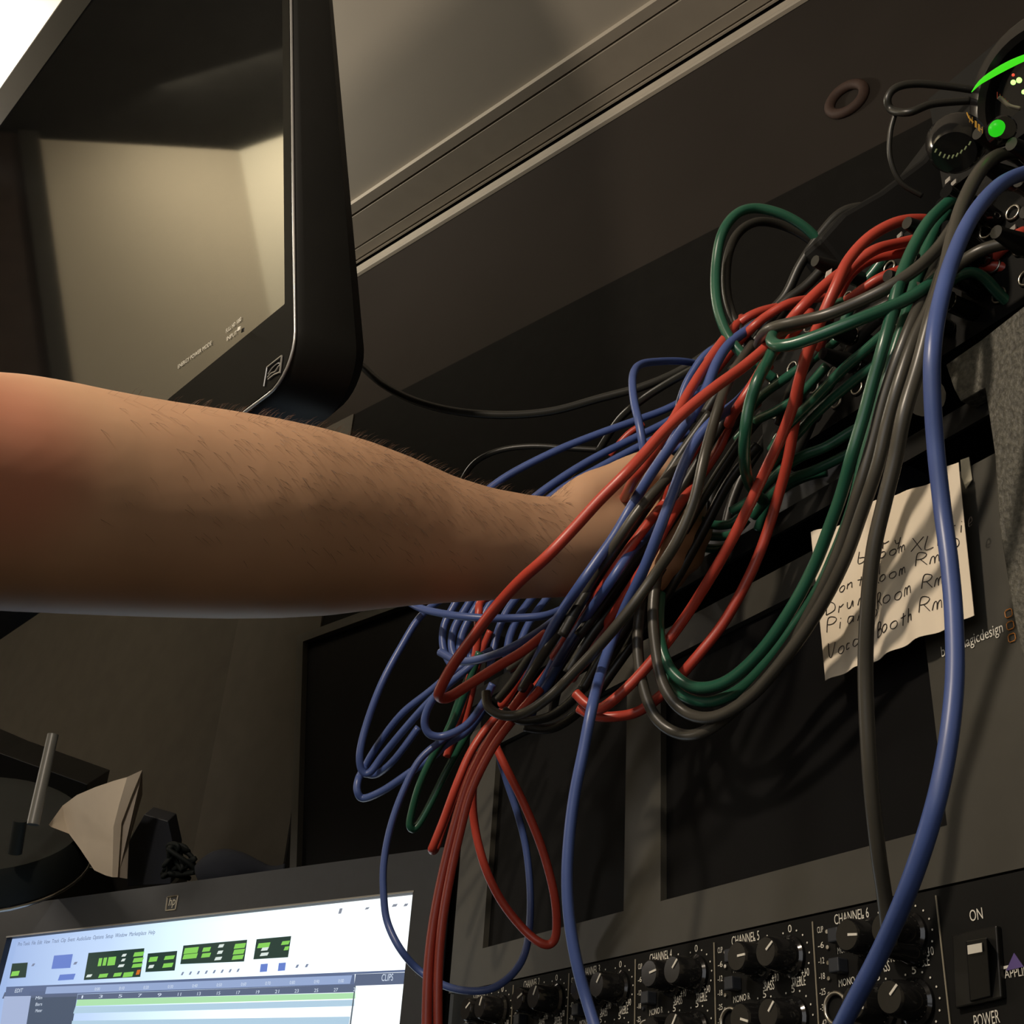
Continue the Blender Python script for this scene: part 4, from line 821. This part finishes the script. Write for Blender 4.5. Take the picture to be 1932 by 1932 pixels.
# --- greens in the middle right
for lab, pts, dd in (
    ('green strand slanting left from the brightest green cable, upper one', [(1680, 620), (1640, 655), (1590, 698), (1535, 755), (1490, 800), (1455, 850)], (.57, .62)),
    ('green strand slanting left, second below the hairpin bend', [(1665, 680), (1620, 712), (1570, 752), (1530, 790), (1490, 835), (1450, 880)], (.58, .63)),
    ('dark green strand behind the red pair, highest', [(1580, 640), (1530, 680), (1480, 715), (1440, 745), (1400, 790)], (.64, .68)),
    ('dark green strand behind the red pair, lower', [(1560, 690), (1510, 745), (1465, 775), (1425, 795), (1390, 830)], (.64, .68)),
    ('green strand with a bright streak low beside the olive panel', [(1655, 790), (1610, 812), (1560, 842), (1510, 862), (1470, 890), (1420, 940), (1380, 965)], (.60, .64)),
    ('lowest green strand before the grey panel', [(1640, 835), (1590, 862), (1535, 888), (1490, 905), (1450, 940), (1420, 975)], (.61, .65)),
    ('dark green strand ending by the red curve', [(1560, 890), (1520, 900), (1480, 920), (1450, 950), (1430, 1000)], (.64, .66)),
    ('bright green arc, upper one behind the red loops', [(1290, 930), (1303, 962), (1325, 983), (1355, 991), (1385, 985), (1415, 955)], (.67, .67)),
    ('bright green arc, lower one behind the red loops', [(1275, 950), (1290, 985), (1315, 1005), (1345, 1012), (1380, 1008), (1410, 980)], (.68, .68)),
    ('dark green arc, third and lowest behind the red loops', [(1270, 985), (1288, 1012), (1312, 1028), (1345, 1035), (1385, 1028)], (.69, .69)),
    ('teal strand behind the topmost red arch', [(1680, 470), (1650, 510), (1622, 545), (1600, 590), (1580, 640)], (.64, .65))):
    cable(G_, lab, 2.6, ramp(pts, *dd))
for lab, pts, dd in (
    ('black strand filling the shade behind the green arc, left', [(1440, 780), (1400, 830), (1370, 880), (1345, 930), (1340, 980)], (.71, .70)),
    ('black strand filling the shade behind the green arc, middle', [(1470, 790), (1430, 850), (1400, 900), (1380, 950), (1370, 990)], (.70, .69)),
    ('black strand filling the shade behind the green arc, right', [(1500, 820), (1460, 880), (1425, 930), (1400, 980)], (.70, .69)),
    ('black strand under the olive black crossing', [(1700, 560), (1640, 590), (1580, 625), (1530, 680), (1490, 740), (1470, 800)], (.62, .67)),
    ('black strand right of the red pair', [(1660, 600), (1620, 640), (1580, 700), (1545, 760), (1520, 820), (1490, 880)], (.61, .65)),
    ('upper black strand behind the tall green loop', [(1760, 440), (1730, 415), (1690, 395), (1640, 390), (1590, 400), (1550, 440), (1510, 500), (1480, 560), (1430, 610)], (.70, .70)),
    ('lower black strand behind the tall green loop', [(1770, 450), (1700, 425), (1640, 430), (1580, 470), (1540, 520), (1500, 560), (1450, 620), (1400, 660)], (.69, .69)),
    ('black strand beside the whitish label tab', [(1660, 470), (1600, 470), (1560, 500), (1520, 540), (1470, 580), (1420, 650), (1380, 700)], (.68, .68)),
    ('black strand under the green loop base', [(1480, 640), (1440, 665), (1400, 690), (1370, 720), (1330, 780)], (.67, .68)),
    ('second black strand under the green loop base', [(1500, 625), (1450, 650), (1410, 672), (1385, 700), (1360, 740)], (.66, .68))):
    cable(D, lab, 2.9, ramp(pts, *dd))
t = MB().prism([P(1552, 545, .60), P(1560, 512, .60), P(1570, 506, .60), (P(1566, 530, .60))], FW * .001).build('cable_label', m_print); tag(t, 'small whitish label tab caught between the black strands and red arch', 'label')
# --- left hand blues
cable(B, 'blue cable lying level just under the wrist', 2.5, [(760, 1128, .80), (795, 1148, .78), (850, 1160, .76), (910, 1166, .75), (970, 1166, .75), (1025, 1162, .75), (1060, 1150, .76)])
cable(B, 'blue cable of the big left loop, outlined pale at the far left', 2.4, [(850, 1120, .82), (796, 1160, .80), (757, 1220, .79), (720, 1290, .78), (692, 1365, .775), (679, 1420, .77), (682, 1452, .77), (697, 1458, .77), (725, 1422, .77), (770, 1368, .76), (812, 1322, .75), (860, 1280, .74), (910, 1240, .74)])
cable(B, 'blue cable doubling the inside of the big left loop', 2.3, [(930, 1225, .77), (860, 1265, .77), (810, 1305, .775), (760, 1345, .78), (720, 1395, .785), (692, 1440, .79), (690, 1458, .79), (712, 1460, .79), (745, 1432, .78), (790, 1372, .78)])
cable(B, 'blue cable whose pointed bend is the lowest on the far left', 2.45, [(688, 1450, .79), (677, 1468, .775), (674, 1492, .77), (686, 1506, .77), (722, 1492, .765), (770, 1460, .76), (815, 1428, .755), (842, 1404, .75), (880, 1380, .745), (908, 1345, .74), (925, 1300, .74)])
cable(B, 'short blue cable looping back under the red tip', 2.4, [(830, 1300, .73), (808, 1335, .73), (801, 1365, .73), (812, 1386, .73), (840, 1388, .73), (880, 1368, .725), (910, 1330, .72), (930, 1290, .72)])
cable(B, 'dark blue cable of the large round loop hanging over the bright display', 2.15, [(850, 1385, .74), (795, 1430, .735), (762, 1490, .73), (737, 1560, .725), (724, 1630, .72), (724, 1690, .715), (731, 1740, .71), (755, 1790, .70), (792, 1832, .70), (840, 1860, .69), (890, 1870, .68), (935, 1862, .68), (975, 1828, .69), (995, 1780, .70), (1001, 1700, .71), (994, 1610, .72), (978, 1540, .725), (955, 1470, .73), (938, 1405, .73), (945, 1340, .72)])
cable(B, 'blue cable with a shiny streak passing over the red tip', 2.4, [(830, 1230, .70), (862, 1246, .69), (895, 1246, .68), (940, 1233, .67), (980, 1214, .67), (1020, 1190, .68), (1060, 1160, .69)])
for lab, pts in (
    ('leftmost blue strand of the small cluster under the wrist', [(880, 1100), (858, 1140), (838, 1180), (836, 1220), (850, 1252), (875, 1275)]),
    ('second blue strand of the cluster under the wrist', [(905, 1105), (880, 1145), (857, 1185), (852, 1220), (862, 1250)]),
    ('third blue strand of the cluster under the wrist', [(925, 1105), (898, 1145), (874, 1190), (867, 1225), (872, 1255)]),
    ('fourth blue strand of the cluster under the wrist', [(945, 1110), (918, 1150), (895, 1200), (888, 1240), (890, 1270)]),
    ('blue strand right of the wrist-crossing red cable, left one', [(985, 1115), (958, 1150), (940, 1190), (930, 1230), (925, 1260)]),
    ('blue strand right of the wrist-crossing red cable, middle one', [(1010, 1120), (980, 1160), (962, 1200), (955, 1240)]),
    ('blue strand right of the wrist-crossing red cable, right one', [(1035, 1125), (1005, 1165), (985, 1205), (975, 1250)])):
    cable(B, lab, 2.5, ramp(pts, .80, .77))
# blues leaving the back of the bundle above the wrist
for lab, pts, dd in (
    ('highest thin blue strand fanning left above the wrist', [(1330, 730), (1265, 768), (1200, 793), (1130, 818), (1050, 850), (960, 896), (900, 940)], (.84, .80)),
    ('second blue strand fanning left above the wrist', [(1320, 760), (1250, 800), (1180, 834), (1110, 870), (1042, 913), (980, 960)], (.83, .79)),
    ('third blue strand fanning left above the wrist', [(1310, 790), (1250, 820), (1190, 850), (1125, 885), (1060, 922), (1000, 970)], (.82, .79)),
    ('fourth blue strand fanning left above the wrist', [(1300, 815), (1250, 840), (1200, 863), (1140, 893), (1080, 925), (1020, 970)], (.81, .79)),
    ('lowest blue strand fanning left above the wrist', [(1290, 840), (1240, 862), (1190, 882), (1140, 905), (1100, 935), (1050, 975)], (.80, .79)),
    ('dark blue strand rising beside the red cables toward the tall loop', [(1400, 640), (1340, 662), (1305, 705), (1285, 750), (1275, 800), (1260, 840)], (.78, .76))):
    cable(B, lab, 2.5, ramp(pts, *dd))
cable(R, 'tiny red cable piece visible behind the blue fan', 2.3, ramp([(1215, 800), (1190, 815), (1170, 835), (1150, 860)], .86, .86))
cable(D, 'thin black wire arching low over the wrist', 2.2, ramp([(860, 930), (885, 885), (912, 862), (955, 847), (1010, 842), (1075, 846), (1150, 850)], .95, .92))
cable(D, 'long black cable sagging across the wall from the television to the bundle', 3.1, ramp([(600, 600), (650, 660), (684, 692), (725, 727), (785, 757), (860, 776), (950, 783), (1040, 776), (1130, 752), (1220, 727), (1300, 690), (1400, 620), (1500, 560)], 1.05, .80))
cable(D, 'black cable dipping just behind the bent faded blue one', 2.8, ramp([(1130, 850), (1170, 790), (1215, 752), (1262, 722), (1320, 690), (1400, 650)], .90, .80))
# --- hanging reds and greens, lower left
cable(R, 'dark red cable, left of the pair running off the bottom edge', 2.7, ramp([(1000, 1290), (965, 1340), (925, 1395), (888, 1465), (862, 1545), (838, 1640), (820, 1730), (810, 1810), (806, 1890), (805, 1980)], .69, .60))
cable(R, 'brighter red cable, right of the pair running off the bottom edge', 2.4, ramp([(1020, 1300), (975, 1350), (930, 1410), (890, 1490), (868, 1570), (850, 1650), (836, 1730), (828, 1810), (826, 1890), (827, 1980)], .68, .60))
cable(R, 'red cable with a shiny hairpin tip left of the hanging pair', 2.5, [(960, 1330, .72), (920, 1372, .72), (888, 1420, .715), (862, 1480, .71), (838, 1545, .71), (820, 1590, .71), (815, 1603, .712), (822, 1600, .72), (838, 1555, .73), (868, 1480, .74), (900, 1420, .74)])
cable(R, 'red cable hanging as a narrow drop loop right of the pair', 2.45, [(985, 1340, .70), (935, 1382, .70), (904, 1430, .70), (892, 1490, .70), (896, 1560, .70), (915, 1635, .695), (945, 1698, .69), (985, 1750, .685), (1018, 1778, .68), (1040, 1780, .68), (1050, 1755, .68), (1046, 1690, .68), (1024, 1605, .685), (990, 1520, .69), (958, 1455, .695), (936, 1410, .70)])
cable(R, 'thin bright red cable piece among the greens below the tip', 2.3, ramp([(925, 1190), (905, 1240), (892, 1300), (880, 1350), (870, 1400)], .78, .78))
cable(G_, 'green cable hanging with a shiny pointed tip left of the red drop', 2.4, [(905, 1230, .74), (880, 1300, .74), (852, 1370, .745), (815, 1430, .75), (790, 1485, .75), (775, 1540, .75), (774, 1560, .75), (784, 1562, .752), (805, 1530, .755), (845, 1450, .76), (885, 1380, .76), (920, 1330, .76)])
cable(G_, 'short dark green cable left of the red strands at bundle base', 2.3, ramp([(900, 1240), (870, 1310), (850, 1365), (828, 1410)], .78, .78))
cable(D, 'black looped cord sticking out left of the round controller', 2.0, [(1840, 170, .62), (1790, 163, .62), (1730, 158, .62), (1692, 165, .62), (1675, 185, .62), (1682, 207, .62), (1715, 212, .61), (1760, 196, .61), (1830, 190, .61)])
cable(D, 'thin black cord dropping from the looped cord to the sockets', 1.3, ramp([(1690, 212), (1680, 250), (1680, 300), (1700, 345), (1740, 370)], .62, .62))
# extra plugs sitting in the bay
random.seed(5)
ORD = ['first', 'second', 'third', 'fourth', 'fifth', 'sixth', 'seventh', 'eighth', 'ninth']
k = 0
for z in (.384, .402, .424, .444):
    for j in range(5, 21, 2):
        y = .412 - (j + (k % 2)) * .0148
        k += 1
        if random.random() < .25: continue
        c = rp(y, z); pm = MB().lathe(c, (-1, 0, -.12), [(0, .0040), (.003, .0044), (.018, .0044), (.019, .0050), (.024, .0050), (.034, .0036), (.040, .0030)], 14)
        o = pm.build('jack_plug', m_black, smooth='auto'); rown = {.384: 'bottom', .402: 'second lowest', .424: 'second highest', .444: 'top'}[z]
        tag(o, 'black jack plug, %s in the %s socket row' % (ORD[j // 2 - 2] + ' from left', rown), 'plug', 'jack plugs in the patch bay')
        MB().tube([c + Vector((-.0185, .0048 * math.cos(a * .5236), .0048 * math.sin(a * .5236) - .0022)) for a in range(12)], .0004, 5, closed=True).build('ring', m_nickel, o, smooth=True)
